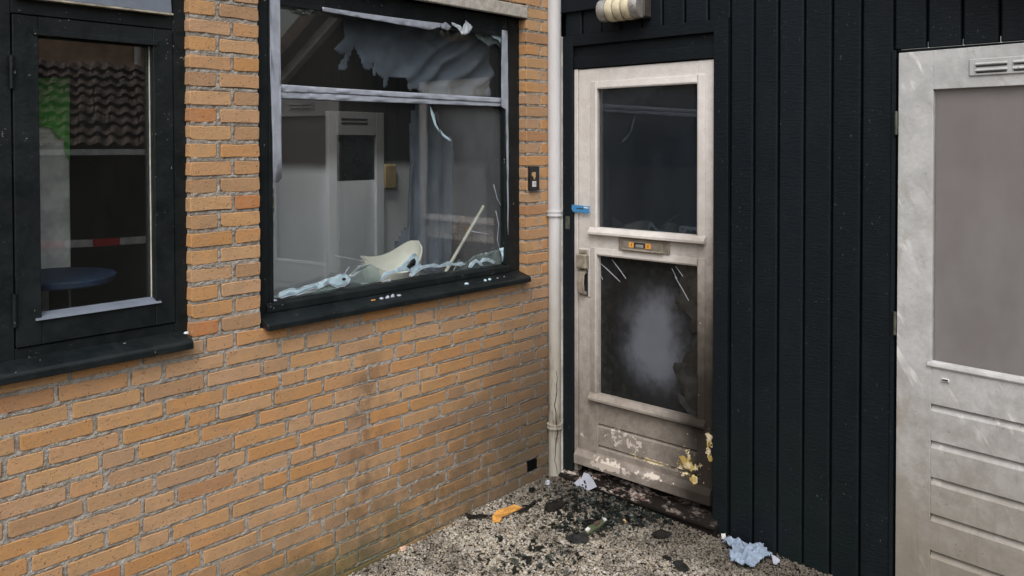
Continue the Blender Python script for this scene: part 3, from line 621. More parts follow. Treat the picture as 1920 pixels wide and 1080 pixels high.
st = empty('side_table', (c.x, c.y, .04)); tb.build('table_top', 'blue_plastic', st, .004); MB().tube([(c.x, c.y, .06), (c.x, c.y, c.z-.01)], .03, 12).build('leg', 'room_dark', st, smooth=True)
MB().tube([(c.x, c.y, .04), (c.x, c.y, .06)], .16, 20).build('base', 'room_dark', st)
tag(st, 'round blue topped side table inside the casement window', 'table')

# curtain: torn cloth
def cloth(name, polys, x, wr, mat, res=.008):
    vs = {}; V = []; Fq = []
    P = [[LW(a, b, x) for a, b in pl] for pl in polys]; allp = sum(P, [])
    y0, y1 = min(p[0] for p in allp), max(p[0] for p in allp); z0, z1 = min(p[1] for p in allp), max(p[1] for p in allp)
    ny, nz = int((y1-y0)/res)+1, int((z1-z0)/res)+1
    yc, zc = np.meshgrid(y0+(np.arange(ny)+.5)*res, z0+(np.arange(nz)+.5)*res); keep = np.zeros(yc.shape, bool)
    for p in P: keep |= inside(p, yc, zc)
    yv, zv = np.meshgrid(y0+np.arange(ny+1)*res, z0+np.arange(nz+1)*res); xv = x+wr(yv, zv)
    i, j = np.nonzero(keep); q = i*(ny+1)+j; f = np.stack([q, q+1, q+ny+2, q+ny+1], 1); used, inv = np.unique(f, return_inverse=True)
    v = np.stack([xv, yv, zv], -1).reshape(-1, 3)[used]; return np_mesh(name, v, inv.reshape(f.shape), mat, None, True)
Z4 = lambda L: [(480+a*.3055, b*.3055) for a, b in L]
up = Z4([(515, 235), (640, 130), (830, 130), (1130, 175), (1420, 215), (1445, 330), (1435, 600), (1100, 600), (985, 566), (945, 545), (925, 560), (905, 545), (912, 505), (880, 475), (840, 478), (800, 480), (785, 545), (765, 540), (762, 480), (735, 470), (715, 440), (705, 480), (698, 455), (702, 380), (690, 425), (650, 430), (632, 405), (622, 360), (600, 310), (580, 285), (556, 370), (545, 425), (515, 435), (500, 415), (530, 350), (535, 325), (500, 340), (455, 310), (470, 285)])
low = [(781, 190), (806, 190), (812, 214), (822, 232), (838, 258), (848, 300), (848, 360), (846, 430), (838, 470), (846, 500), (800, 512), (760, 500), (742, 492), (752, 445), (764, 400), (768, 345), (772, 290), (777, 235)]
def wr(y, z):
    a = np.radians(38); t = (y*np.sin(a)-z*np.cos(a)); k = np.clip((z-1.95)/.12, 0, 1)
    fold = .020*np.sin(t*62+3.0*vnoise(y, z, 6, 3))*np.clip((y+1.0)/.3, .2, 1)*(.35+vnoise(y, z, 5, 6))+.030*vnoise(y, z, 8, 4)+.010*vnoise(y, z, 22, 14)
    hang = -.10+.030*np.sin(y*68+2.2*vnoise(y, z, 4, 8))+.010*np.sin(y*260+3*vnoise(y, z, 6, 9))
    return k*fold+(1-k)*hang
cur = cloth('torn_curtain', [up], -.17, lambda y, z: np.clip(wr(y, np.maximum(z, 2.08)), -.08, .06), 'curtain')
drape = cloth('drape', [low], -.345, lambda y, z: wr(y, np.minimum(z, 1.9))+.10, 'curtain'); drape.modifiers.new('s', 'SOLIDIFY').thickness = .0015
tag(cur, 'torn dark slate-blue curtain hanging in ragged shreds behind the smashed picture window', 'curtain')
sol = cur.modifiers.new('s', 'SOLIDIFY'); sol.thickness = .0015
# curtain rail carries it
rl = MB(); a, b = LW(600, 40, -.2), LW(945, 60, -.2); rl.tube([(-.17, a[0], 2.49), (-.17, YR+.05, 2.49)], .012, 12); 
rail = rl.build('curtain_rail', 'lamp_metal', None, smooth=True); tag(rail, 'metal rail inside the top of the smashed picture window carrying the torn curtain', 'curtain rail')
top = cloth('x', [[(637, 73), (640, -18), (935, 20), (925, 90), (880, 66), (830, 56), (740, 42), (690, 42)]], -.17, lambda y, z: np.clip(wr(y, np.maximum(z, 2.08)), -.08, .06), 'curtain'); top.name = 'curtain_heading'; adopt(top, cur); adopt(drape, cur)
# things on the inner ledge
def on_ledge(px, py, x): y, z = LW(px, py, x); return Vector((x, y, 1.14))
# ceramic bowl fragment (boat shaped basin)
c = on_ledge(735, 515, -.185); mb = MB(); nu, nv = 26, 14; L2 = .178
def bowl(u, v, off):
    s_ = max(0, 1-abs(u)**2.6)**.5; wdt = (.078*s_+.004)-off*.5; rim = .128+.030*max(0, -u)**2+.075*max(0, u)**2.0-.015*(1-u*u); dep = (rim-.004)*(s_**.75)+.002
    a = math.pi*v; rim -= .032*s_*math.cos(a); return (c.x+wdt*math.cos(a), c.y+u*(L2-off*.5), c.z+rim-(dep-off)*math.sin(a)**.8 if 0 < v < 1 else c.z+rim)
for off in (0, .008):
    b = len(mb.v); mb.v += [bowl(-1+2*i/nu, j/nv, off) for i in range(nu+1) for j in range(nv+1)]
    mb.f += [(b+i*(nv+1)+j, b+i*(nv+1)+j+1, b+(i+1)*(nv+1)+j+1, b+(i+1)*(nv+1)+j) for i in range(nu) for j in range(nv)]
n1 = (nu+1)*(nv+1)
for j in (0, nv): mb.f += [(i*(nv+1)+j, (i+1)*(nv+1)+j, n1+(i+1)*(nv+1)+j, n1+i*(nv+1)+j) for i in range(nu)]
bo = mb.build('ceramic_bowl', 'ceramic', None, smooth=True, loc=(c.x, c.y, c.z)); bo.rotation_euler = (0, 0, R(6)); tag(bo, 'white boat-shaped ceramic bowl on the ledge inside the smashed picture window', 'bowl')
# white stick leaning
a = un(874, 443, 0, -.20); b = un(907, 386, 0, -.20); dv = (a-b); low_ = a+dv*((a.z-1.141)/(-dv.z)) if dv.z < 0 else a
MB().tube([low_, b], .0085, 10).build('white_stick', 'stick_white', None, .0, True); tag(bpy.data.objects['white_stick'], 'white stick leaning in the debris behind the smashed picture window', 'stick')
def lump(name, px, py, x, size, mat, label, cat, seed, group=None, zb=None, tilt=0):
    base = on_ledge(px, py, x); 
    if zb is not None: base.z = zb
    r = random.Random(seed); bm = bmesh.new(); bmesh.ops.create_icosphere(bm, subdivisions=3, radius=1)
    for v in bm.verts:
        d = mnoise.noise(v.co*2.2+Vector((seed, 0, 0)))*.45+mnoise.noise(v.co*5+Vector((seed, 3, 0)))*.18; v.co *= 1+d
        v.co = Vector((v.co.x*size[0], v.co.y*size[1], max(v.co.z, -.55)*size[2]))
    zmin = min(v.co.z for v in bm.verts)
    for v in bm.verts: v.co.z -= zmin
    me = bpy.data.meshes.new(name); bm.to_mesh(me); bm.free(); me.materials.append(M[mat]); o = link(bpy.data.objects.new(name, me)); o.location = base; o.rotation_euler = (0, 0, tilt)
    return tag(o, label, cat, group)
lump('charred_heap', 880, 480, -.25, (.05, .13, .11), 'char', 'heap of charred rags below the white stick behind the picture window', 'debris', 3)
lump('charred_box', 868, 460, -.34, (.04, .07, .17), 'rust_card', 'scorched cardboard lump standing behind the charred rags', 'cardboard', 5)
lump('blue_packet', 918, 482, -.21, (.03, .055, .032), 'blue_plastic', 'crumpled blue packet on the ledge in the right corner of the picture window', 'packet', 8)
lump('rust_scrap', 905, 470, -.27, (.03, .05, .075), 'rust_card', 'rust brown scrap leaning behind the crumpled blue packet', 'scrap', 9)
lump('glass_heap', 850, 492, -.22, (.03, .10, .028), 'sooty_glass', 'low heap of sooty glass on the ledge beside the charred rags', 'broken glass', 12)
lump('ash_heap', 655, 520, -.2, (.03, .05, .035), 'char', 'small heap of ash left of the white ceramic bowl', 'ash', 13)
# added pale door with a vent, standing in for the side door's reflection
iy0, iy1 = LW(610, 300, -1.0)[0], LW(714, 300, -1.0)[0]; izt = LW(660, 210, -1.0)[1]; XI = -.999
ind = MB().box(XI, XI+.03, iy0, iy0+.055, .05, izt).box(XI, XI+.03, iy1-.055, iy1, .05, izt).box(XI, XI+.0295, iy0+.055, iy1-.055, izt-.13, izt).box(XI, XI+.0295, iy0+.055, iy1-.055, .05, 1.0).build('inner_door', 'inner_door_paint', None, .002)
tag(ind, 'pale inner door with a top vent behind the smashed picture window', 'door')
box('pane', 'sooty_glass', (XI, XI+.010, iy0+.055, iy1-.055, 1.60, izt-.13), ind, 0); box('pane', 'smoked_wall', (XI, XI+.010, iy0+.055, iy1-.055, 1.0, 1.60), ind, 0)
for k in range(2): box('vent_slat', 'slot_dark', (XI+.0297, XI+.033, iy0+.085, iy1-.12, izt-.045-.022*k, izt-.037-.022*k), ind, 0)
# paper bag on back wall and a pale fridge
py_, pz_ = LW(727, 330, -.99)
pb = box('paper_bag', 'paper_bag', (-1.00, -.96, py_-.048, py_+.048, pz_-.075, pz_+.07), None, .01); tag(pb, 'brown paper bag hanging on the white inner wall seen through the picture window', 'bag')

# ================================================================== BLACK BOARDED OUTBUILDING
shed = empty('wooden_outbuilding', (1.6, .1, 0)); tag(shed, 'black boarded outbuilding with a smoke-stained white front door and a grey-white side door', 'outbuilding')
DX0, DX1 = .120, .925; ZT = 2.188
RDX, RDW, RDT = 1.716, .80, 2.150          # side door: hinge edge, width, top
def rz(X): return 3.66-.57*X              # roof slope line
bk = MB()
bk.box(.0, DX0-.004, .030, .12, -.1, 2.36); bk.box(DX1+.004, RDX-.03, .030, .12, -.1, 2.36); bk.box(RDX+RDW+.02, 2.66, .030, .12, -.1, 2.13)
bk.prism([(0, 2.3601), (RDX-.03, 2.3601), (RDX-.03, 2.20), (2.56, 2.20), (0, rz(0))], 1, .030, .12)
swall = bk.build('wall', 'black_backing', shed)
ed = [.059, .172, .294, .413, .532, .650, .769, .889, 1.000, 1.113, 1.224, 1.337, 1.453, 1.571, 1.694, 1.813, 1.934, 2.057, 2.176, 2.295, 2.414, 2.533, 2.652]
HEADZ = 2.363; RHZ = 2.163
for i in range(len(ed)-1):
    x0, x1 = ed[i]+.0030, ed[i+1]-.0035; zb = -.06; zt = min(rz(x0), rz(x1))-.01
    if x1 < 1.0: zb = HEADZ
    if ed[i] >= 1.690 and ed[i] < RDX+RDW: zb = RHZ+.004
    dy = random.uniform(-.002, .002)
    MB().prism([(x0, .031), (x0, .007+dy), (x0+.006, .001+dy), (x1-.005, dy-.002), (x1, .003+dy), (x1, .031)], 2, zb, zt).build('board', 'black_board', swall, .0008)
# casing of the front door
cs = [(.056, DX0, 0), (DX1, .996, 0)]
box('casing', 'black_board', (.056, DX0, -.014, .029, -.02, HEADZ-.002), shed, .002); box('casing', 'black_board', (DX1, .996, -.014, .029, -.04, HEADZ-.002), shed, .002)
box('casing', 'black_board', (DX0+.001, DX1-.001, -.0135, .029, 2.305, HEADZ-.002), shed, .002)
box('door_head', 'black_board', (DX0+.001, DX1-.001, .008, .029, ZT+.003, 2.3045), shed, .002)
box('door_head_bead', 'black_board', (DX0+.001, DX1-.001, -.004, .0078, ZT+.003, 2.25), shed, .002)
box('fascia', 'black_board', (.036, .345, -.022, -.001, 2.482, 2.70), shed, .002)
box('corner_strip', 'strip_white', (.034, .0545, -.030, .02, -.0, 2.36), shed, .002)
# bargeboard and lean-to roof along the slope
MB().prism([(0, rz(0)+.01), (0, rz(0)-.07), (3.0, rz(3.0)-.07), (3.0, rz(3.0)+.01)], 1, -.060, -.004).build('bargeboard', 'far_white', shed, .002)
MB().prism([(0, rz(0)+.14), (0, rz(0)+.012), (3.05, rz(3.05)+.012), (3.05, rz(3.05)+.14)], 1, -.16, 3.0).build('roof', 'roof_tile', shed, .002)
# dark hall behind the front door
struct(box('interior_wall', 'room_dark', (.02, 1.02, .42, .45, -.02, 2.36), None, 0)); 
# ---- front door ------------------------------------------------------------
FY = .006
def fbox(name, mat, X0, X1, z0, z1, y0, y1, par, bev=.0018): return box(name, mat, (X0, X1, y0, y1, z0, z1), par, bev)
ux0, ux1, uz0, uz1 = .268, .836, 1.378, 2.078; dx0, dx1, dz0, dz1 = .266, .838, .530, 1.236
dr = MB(); dr.box(DX0+.026, ux0, FY, FY+.045, .135, ZT-.004); dr.box(ux1, DX1-.004, FY, FY+.045, .135, ZT-.004)
dr.box(ux0, ux1, FY+.0006, FY+.044, uz1, ZT-.004); dr.box(ux0, ux1, FY+.0006, FY+.044, dz1, uz0); dr.box(ux0, ux1, FY+.0006, FY+.044, .135, .21)
door = dr.build('door', 'door_paint', shed, .0025); tag(door, 'smoke-stained white front door with a broken lower pane and blistered paint')
fbox('frame_lip', 'door_paint', DX0, DX0+.023, .10, ZT, FY-.004, FY+.03, door)
def bead(x0, x1, z0, z1, wd, skip=()):
    yb = FY-.012
    for nm, P, ax, a, b in (('l', [(x0-wd, FY), (x0-wd, FY-.006), (x0-.008, yb), (x0, yb+.004), (x0, FY+.02)], 2, z0-wd*.3, z1+wd), ('r', [(x1+wd, FY), (x1+wd, FY-.006), (x1+.008, yb), (x1, yb+.004), (x1, FY+.02)], 2, z0-wd*.3, z1+wd)):
        MB().prism(P, ax, a, b).build('glazing_bead', 'door_paint', door, .001)
    MB().prism([(FY, z1+wd), (FY-.0062, z1+wd), (yb+.0002, z1+.008), (yb+.0042, z1), (FY+.02, z1)], 0, x0+.0005, x1-.0005).build('glazing_bead', 'door_paint', door, .001)
bead(ux0, ux1, uz0, uz1, .040); bead(dx0, dx1, dz0, dz1, .038)
for z, xa, xb in ((uz0, .222, .882), (dz0, .222, .884)):
    MB().prism([(FY+.02, z+.001), (FY-.010, z), (FY-.030, z-.022), (FY-.030, z-.034), (FY-.020, z-.038), (FY, z-.030)], 0, xa, xb).build('weather_bead', 'door_paint', door, .0015)
box('pane', 'glass_smoked', (ux0-.004, ux1+.004, FY+.016, FY+.020, uz0-.004, uz1+.004), door, 0)
# lower pane: board pushed behind, sooty glass left standing round the hole
box('backing_board', 'soot_panel', (dx0-.03, dx1+.02, FY+.075, FY+.083, dz0-.02, dz1+.006), door, 0)
D6 = lambda L: [RW(1020+a/3.6, 420+b/3.6, FY+.02) for a, b in L]
D8 = lambda L: [RW(1000+a/3.18, 680+b/3.18, FY+.02) for a, b in L]
_sh = [0]
def shard(pl, nm='glass_shard', mat='sooty_glass', y=FY+.018, th=.003):
    _sh[0] += 1; y += .0007*(_sh[0] % 9)*(nm != 'crack'); MB().prism([(min(max(a, dx0-.003), dx1+.003), min(max(b, dz0-.003), dz1+.003)) for a, b in pl], 1, y, y+th).build(nm, mat, door, .0004)
box('pane', 'soot_film_glass', (dx0-.004, dx1+.004, FY+.0262, FY+.0292, dz0-.004, dz1+.004), door, 0)
shard(D6([(880, 262), (1040, 270), (1040, 730), (1000, 735), (985, 690), (1000, 640), (960, 600), (905, 560), (880, 525), (925, 470), (905, 400), (930, 340)]))
shard(D6([(1040, 740), (1040, 1080), (915, 1080), (900, 1010), (870, 965), (885, 940), (930, 935), (950, 880), (985, 860), (1000, 800)]))
shard(D8([(980, 0), (980, 330), (935, 315), (905, 280), (870, 235), (855, 175), (905, 215), (890, 160), (860, 110), (830, 30), (838, 0)]))
for L in ([(360, 255), (440, 320), (515, 390), (518, 386), (445, 314), (362, 252)], [(460, 240), (520, 320), (555, 370), (558, 366), (524, 316), (463, 238)], [(365, 322), (385, 350), (398, 375), (402, 373), (388, 346), (367, 320)], [(890, 285), (940, 355), (943, 352), (893, 283)], [(885, 355), (935, 440), (978, 518), (981, 514), (939, 436), (888, 352)], [(865, 300), (900, 370), (903, 368), (868, 298)]):
    shard(D6(L), 'crack', 'tape_grey', FY+.0150, .0008)
# boarded bottom panel
gzs = [.492, .372, .262, .208]
for a, b in zip(gzs[:-1], gzs[1:]):
    MB().prism([(FY+.03, a-.002), (FY+.016, a-.002), (FY+.003, a-.014), (FY+.003, b+.004), (FY+.014, b+.001), (FY+.03, b+.001)], 0, ux0-.046, ux1+.050).build('panel_board', 'door_paint', door, .001)
MB().prism([(FY+.01, .222), (FY-.012, .218), (FY-.034, .196), (FY-.034, .150), (FY+.01, .142)], 0, .138, .914).build('weather_board', 'door_paint', door, .002)
# letter plate
a, b = RW(1160, 447, FY-.01), RW(1255, 476, FY-.01); lx0, lx1, lzt, lzb = a[0], b[0], RW(1207, 449, FY-.01)[1], RW(1207, 474, FY-.01)[1]
lp = fbox('letter_plate', 'slot_metal', lx0, lx1, lzb, lzt, FY-.012, FY+.001, door, .003)
fbox('flap', 'slot_metal', lx0+.03, lx1-.03, lzb+.010, lzt-.014, FY-.018, FY-.0125, lp, .002)
fbox('lip', 'handle_metal', lx0+.028, lx1-.028, lzb+.006, lzb+.013, FY-.024, FY-.0125, lp, .001)
q0, q1 = RW(1179, 460, FY-.02)[0], RW(1220, 460, FY-.02)[0]; qa, qb = lzb+.022, lzt-.018; wq = (q1-q0)
fbox('sticker', 'slot_orange', q0, q0+wq*.23, qa, qb, FY-.0192, FY-.0181, lp, 0); fbox('sticker', 'slot_dark', q0+wq*.23, q0+wq*.75, qa, qb, FY-.0192, FY-.0181, lp, 0); fbox('sticker', 'slot_orange', q0+wq*.75, q1, qa, qb, FY-.0192, FY-.0181, lp, 0)
for k in (.10, .86): fbox('sticker_mark', 'slot_dark', q0+wq*k, q0+wq*(k+.03), qa+.006, qb-.006, FY-.0197, FY-.0193, lp, 0)
for k in range(3): fbox('sticker_mark', 'white_plastic', q0+wq*.32, q0+wq*.66, qa+.004+k*.005, qa+.0058+k*.005, FY-.0197, FY-.0193, lp, 0)
# lock plate with pull
hx0, hx1 = RW(1085, 500, FY-.01)[0], RW(1103, 500, FY-.01)[0]; hz = lambda py: RW(1094, py, FY-.01)[1]
hd = fbox('lock_plate', 'door_paint', hx0-.006, hx1+.008, hz(556), hz(466), FY-.006, FY+.001, door, .003)
fbox('cylinder_guard', 'handle_metal', hx0, hx1+.004, hz(502), hz(476), FY-.040, FY-.0062, hd, .005)
fbox('keyhole_cover', 'handle_metal', hx0+.006, hx1-.006, hz(475.5), hz(468), FY-.016, FY-.0062, hd, .003)
fbox('pull_recess', 'slot_dark', hx0+.004, hx1-.004, hz(554), hz(505), FY-.0085, FY-.0062, hd, .001)
MB().prism([(FY-.009, hz(506)), (FY-.034, hz(510)), (FY-.040, hz(528)), (FY-.034, hz(548)), (FY-.009, hz(553)), (FY-.009, hz(547)), (FY-.026, hz(543)), (FY-.031, hz(528)), (FY-.026, hz(514)), (FY-.009, hz(511))], 0, hx0+.010, hx1-.010).build('pull_handle', 'handle_metal', hd, .002)
# threshold
th = MB().prism([(.06, .03), (.06, .108), (.030, .104), (-.038, .088), (-.060, .078), (-.060, .062), (-.046, .055), (-.040, -.02), (.06, -.02)], 0, DX0-.06, DX1+.03).build('threshold', 'charred_sill', shed, .003); tag(th, 'charred door threshold with flaking white paint')
box('kick_strip', 'char', (DX0-.064, DX1+.06, -.030, .02, -.03, .028), shed, .004)
# latch in the jamb and blue tape
a, b = RW(1060, 405, -.016), RW(1068, 430, -.016); box('strike_plate', 'hinge_metal', (a[0], b[0], -.0165, -.0138, b[1], a[1]), shed, .001)
bt = ripple = None
P = [RW(a, b, -.017) for a, b in [(1072, 383.5), (1105, 387), (1104.5, 400.5), (1074, 397), (1071.5, 392)]]
tp = MB().prism(P, 1, -.0165, -.0142).build('tape_label', 'blue_tape', None, .0004); tag(tp, 'strip of blue tape stuck across the front door edge and its black jamb', 'tape')
P = [RW(a, b, -.018) for a, b in [(1080, 389.5), (1094, 391), (1094, 392.6), (1080, 391)]]; MB().prism(P, 1, -.0172, -.0166).build('tape_mark', 'ink', tp)
P = [RW(a, b, -.018) for a, b in [(1094.5, 387.5), (1103, 388.6), (1103, 391.5), (1094.5, 390)]]; MB().prism(P, 1, -.0172, -.0166).build('tape_mark', 'white_plastic', tp)

# ---- side door, standing slightly ajar --------------------------------------
AJ = R(6.0)
box('casing', 'black_board', (1.688, RDX-.012, -.006, .10, -.05, RHZ), shed, .002); box('casing', 'black_board', (RDX-.0118, RDX+RDW+.04, .004, .10, RDT+.008, RHZ+.0005), shed, .002)
box('casing', 'black_board', (RDX+RDW+.012, RDX+RDW+.040, -.006, .10, -.05, RHZ-.001), shed, .002)
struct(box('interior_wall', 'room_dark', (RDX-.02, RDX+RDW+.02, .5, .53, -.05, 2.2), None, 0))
TH = .040; st_ = .128; gb0, gt0 = .968, 2.003
sd_ = MB(); sd_.box(0, st_, 0, TH, .03, RDT); sd_.box(RDW-st_, RDW, 0, TH, .03, RDT); sd_.box(st_, RDW-st_, .0006, TH-.001, gt0, RDT); sd_.box(st_, RDW-st_, .0006, TH-.001, .815, gb0); sd_.box(st_, RDW-st_, .0006, TH-.001, .03, .12)
sdoor = sd_.build('door', 'side_door_paint', shed, .0015, loc=(0, 0, 0)); sdoor.location = Vector((RDX, -.012, 0))-wpos(shed); sdoor.rotation_euler = (0, 0, -AJ)
tag(sdoor, 'scuffed grey-white side door with a curtained pane and grooved lower boards')
def dpart(mb, name, mat, bev=.001, **k):
    o = mb.build(name, mat, None, bev, loc=(0, 0, 0), **k); adopt(o, sdoor); o.location = (0, 0, 0); return o
grs = [.815, .674, .535, .395, .254, .12]
for a, b in zip(grs[:-1], grs[1:]):
    dpart(MB().prism([(TH-.004, a), (.016, a), (.019, a-.004), (.002, a-.027), (.002, b+.002), (TH-.004, b+.002)], 0, st_+.0005, RDW-st_-.0005), 'panel_board', 'side_door_paint', .0008)
dpart(MB().box(st_-.003, RDW-st_+.003, .014, .018, gb0-.003, gt0+.003), 'pane', 'glass_hazed', 0)
dpart(MB().prism([(.012, gb0-.002), (.012, gb0+.012), (-.004, gb0+.004), (-.008, gb0-.006), (-.006, gb0-.012), (.0002, gb0-.013)], 0, st_-.012, RDW-st_+.01), 'weather_bead', 'side_door_paint', .001)
nv_ = MB(); N = 60
for i in range(N+1):
    x = st_+.002+(RDW-2*st_-.004)*i/N; y = .026+.0012*math.sin(x*21)+.0005*math.sin(x*57+1)
    nv_.v += [(x, y, gb0-.002), (x, y, gt0+.002), (x, y+.002, gb0-.002), (x, y+.002, gt0+.002)]
nv_.f = [f for i in range(N) for b in (4*i,) for f in ((b, b+4, b+5, b+1), (b+2, b+3, b+7, b+6), (b+1, b+5, b+7, b+3), (b, b+2, b+6, b+4))]
dpart(nv_, 'net_curtain', 'net_curtain', 0, smooth=True)
# vent grille in the top rail, slot in the middle rail, hinges
vx = .255; vz0, vz1 = 2.045, 2.105
vg = dpart(MB().box(vx, vx+.27, -.006, .001, vz0, vz1), 'vent_grille', 'side_door_paint', .002)
for c0 in (0, 1):
    for r0 in (0, 1):
        x0 = vx+.022+c0*.122; z_ = vz0+.014+r0*.022
        o = MB().prism([(-.006, z_), (-.014, z_+.002), (-.012, z_+.008), (-.006, z_+.011)], 0, x0, x0+.104).build('slat', 'side_door_paint', None, .0015, loc=(0, 0, 0)); adopt(o, vg); o.location = (0, 0, 0)
        o = MB().box(x0+.002, x0+.102, -.0066, -.0058, z_-.006, z_-.001).build('slot', 'slot_dark', None, 0, loc=(0, 0, 0)); adopt(o, vg); o.location = (0, 0, 0)
mbx = MB().tube([(st_+.042, -.0015, .915), (st_+.066, -.0015, .915)], .0065, 10); dpart(mbx, 'drain_slot', 'white_plastic', 0, smooth=True)
dpart(MB().box(st_+.044, st_+.064, -.0092, -.0075, .915, .920), 'drain_hole', 'slot_dark', 0)
for zc in (1.88, 1.10): dpart(MB().tube([(-.006, -.004, zc-.045), (-.006, -.004, zc+.045)], .006, 10), 'hinge', 'hinge_metal', 0, smooth=True)

# ================================================================== FITTINGS ON THE WALLS
# downpipe in the corner
PX, PY, PR = .0275, -.047, .0355
dp = empty('downpipe', (PX, PY, .03)); tag(dp, 'pale grey plastic downpipe in the corner, cracked and dirty near its foot', 'downpipe')
zc = [RW(1040, y, PY)[1] for y in (400, 797)]
MB().tube([(PX, PY, zc[0]-.01), (PX, PY, 3.0)], PR, 24).build('upper_pipe', 'pipe_dirty', dp, smooth=True)
MB().tube([(PX, PY, .02), (PX, PY, .05), (PX, PY, zc[0]-.011)], [PR-.004, PR-.002, PR-.003], 24).build('lower_pipe', 'pipe_dirty', dp, smooth=True)
for z in zc:
    cl = MB().tube([(PX, PY, z-.012), (PX, PY, z+.012)], PR+.004, 24).build('pipe_clip', 'pipe_dirty', dp, smooth=False)
    for t in (-.010, .010): MB().tube([(PX, PY, z+t-.003), (PX, PY, z+t+.003)], PR+.007, 24).build('clip_ridge', 'pipe_dirty', cl)
cr = MB(); pts = []
for k in range(16):
    z = .62-.036*k; a = R(-38+10*math.sin(k*.9)+6*math.sin(k*2.3)); pts.append((PX+(PR-.0025)*math.cos(a), PY+(PR-.0025)*math.sin(a), z))
cr.tube(pts, [.0012+.0014*math.sin(math.pi*k/15) for k in range(16)], 6).build('crack', 'char', dp)
MB().tube([(PX+.01, PY-.03, .0), (PX, PY, .03)], [PR+.010, PR+.004], 20).build('shoe', 'pipe_dirty', dp, smooth=True)
# wall lamp
lz = RW(1165, 16, -.07)[1]; lx0, lx1 = RW(1131, 25, -.07)[0], RW(1203, 25, -.07)[0]; LR = .058; LYc = -.072
lamp = empty('wall_lamp', ((lx0+lx1)/2, -.001, lz)); tag(lamp, 'round metal wall lamp with three cream glass bands above the front door', 'lamp')
W_ = lx1-lx0
def ring(x0, x1, r0, seg=40): return MB().tube([(x0, LYc, lz), (x0+.0001, LYc, lz), (x0+(x1-x0)*.2, LYc, lz), (x0+(x1-x0)*.8, LYc, lz), (x1-.0001, LYc, lz), (x1, LYc, lz)], [r0*.955, r0*.965, r0, r0, r0*.965, r0*.955], seg)
ring(lx0, lx1, LR*.88).build('body', 'lamp_metal', lamp, smooth=True)
ring(lx0-.004, lx0+W_*.17, LR*.97).build('end_cap', 'lamp_metal', lamp, smooth=True); ring(lx0+W_*.83, lx1+.004, LR*.97).build('end_cap', 'lamp_metal', lamp, smooth=True)
for k in range(3): ring(lx0+W_*(.21+.215*k), lx0+W_*(.38+.215*k), LR*1.03).build('glass_band', 'lamp_cream', lamp, smooth=True)
box('mounting_box', 'lamp_dark', (lx0+.02, lx1+.012, LYc+.005, -.001, lz-.052, lz+.052), lamp, .006)
MB().tube([(lx1-.018, LYc-LR*.93, lz+.002), (lx1-.018, LYc-LR*1.06, lz+.002)], .0085, 14).build('screw', 'lamp_metal', lamp)
# door bell, its cover broken off
a, b = LW(993, 312, .01), LW(1010, 357, .01); by0, by1 = a[0], b[0]; bz1, bz0 = LW(1001, 312, .01)[1], LW(1001, 357, .01)[1]
bell = box('door_bell', 'bell_black', (-.004, .016, by0, by1, bz0, bz1), None, .002); tag(bell, 'narrow black door bell plate with a white button on the brick reveal', 'door bell')
B5 = lambda L: [LW(960+a/5.4, 280+b/5.4, .016) for a, b in L]
MB().prism(B5([(198, 262), (200, 240), (215, 230), (240, 232), (238, 275), (228, 305), (222, 307), (218, 285), (205, 268)]), 0, .0158, .0172).build('broken_patch', 'bell_tan', bell)
MB().prism(B5([(205, 322), (242, 322), (242, 380), (205, 380)]), 0, .0158, .0195).build('button', 'white_plastic', bell, .001)
MB().prism(B5([(214, 335), (234, 335), (234, 362), (214, 362)]), 0, .0190, .0200).build('button_mark', 'torn_paper', bell, 0)

# ================================================================== GRAVEL AND LITTER
N = 64000
px = rng.uniform(-.005, 2.1, N*2); py = rng.uniform(-2.1, .02, N*2)
keepm = (rng.random(N*2) < np.where((px-py) < 1.9, 1., .45))
px, py = px[keepm][:N], py[keepm][:N]; n_ = len(px)
bm = bmesh.new(); bmesh.ops.create_icosphere(bm, subdivisions=1, radius=1); ico = np.array([v.co for v in bm.verts]); icf = np.array([[v.index for v in f.verts] for f in bm.faces]); bm.free()
vars_ = [ico*(1+rng.uniform(-.28, .28, (len(ico), 1))) for _ in range(24)]
VV = np.stack(vars_)[rng.integers(0, 24, n_)]
size = np.clip(rng.lognormal(np.log(.0049), .32, n_), .0025, .0115)
sc3 = np.stack([size*rng.uniform(.8, 1.4, n_), size*rng.uniform(.75, 1.15, n_), size*rng.uniform(.45, .8, n_)], 1)
ang = rng.uniform(0, 6.28, n_); V3 = VV*sc3[:, None]
t1 = rng.normal(0, .35, n_); zz = V3[..., 2]*np.cos(t1)[:, None]+V3[..., 0]*np.sin(t1)[:, None]; xx0 = V3[..., 0]*np.cos(t1)[:, None]-V3[..., 2]*np.sin(t1)[:, None]
xx = xx0*np.cos(ang)[:, None]-V3[..., 1]*np.sin(ang)[:, None]; yy = xx0*np.sin(ang)[:, None]+V3[..., 1]*np.cos(ang)[:, None]
gzv = .07+.025*np.clip(py, -3, 0)-.035*np.clip(px, 0, 3)+.010*(vnoise(px+5, py+5, 3.3, 21)-.5)
pz = gzv-.020+.016*rng.random(n_)**.5
Vg = np.stack([xx+px[:, None], yy+py[:, None], zz+pz[:, None]], -1).reshape(-1, 3)
Fg = (icf[None]+(np.arange(n_)*len(ico))[:, None, None]).reshape(-1, 3)
gv = np_mesh('gravel', Vg, Fg, 'gravel_stone'); tag(gv, 'small beige and grey gravel stones covering the yard, sooty by the door', 'gravel', kind='stuff')
GT = lambda x, y: gz(x, y)-.002
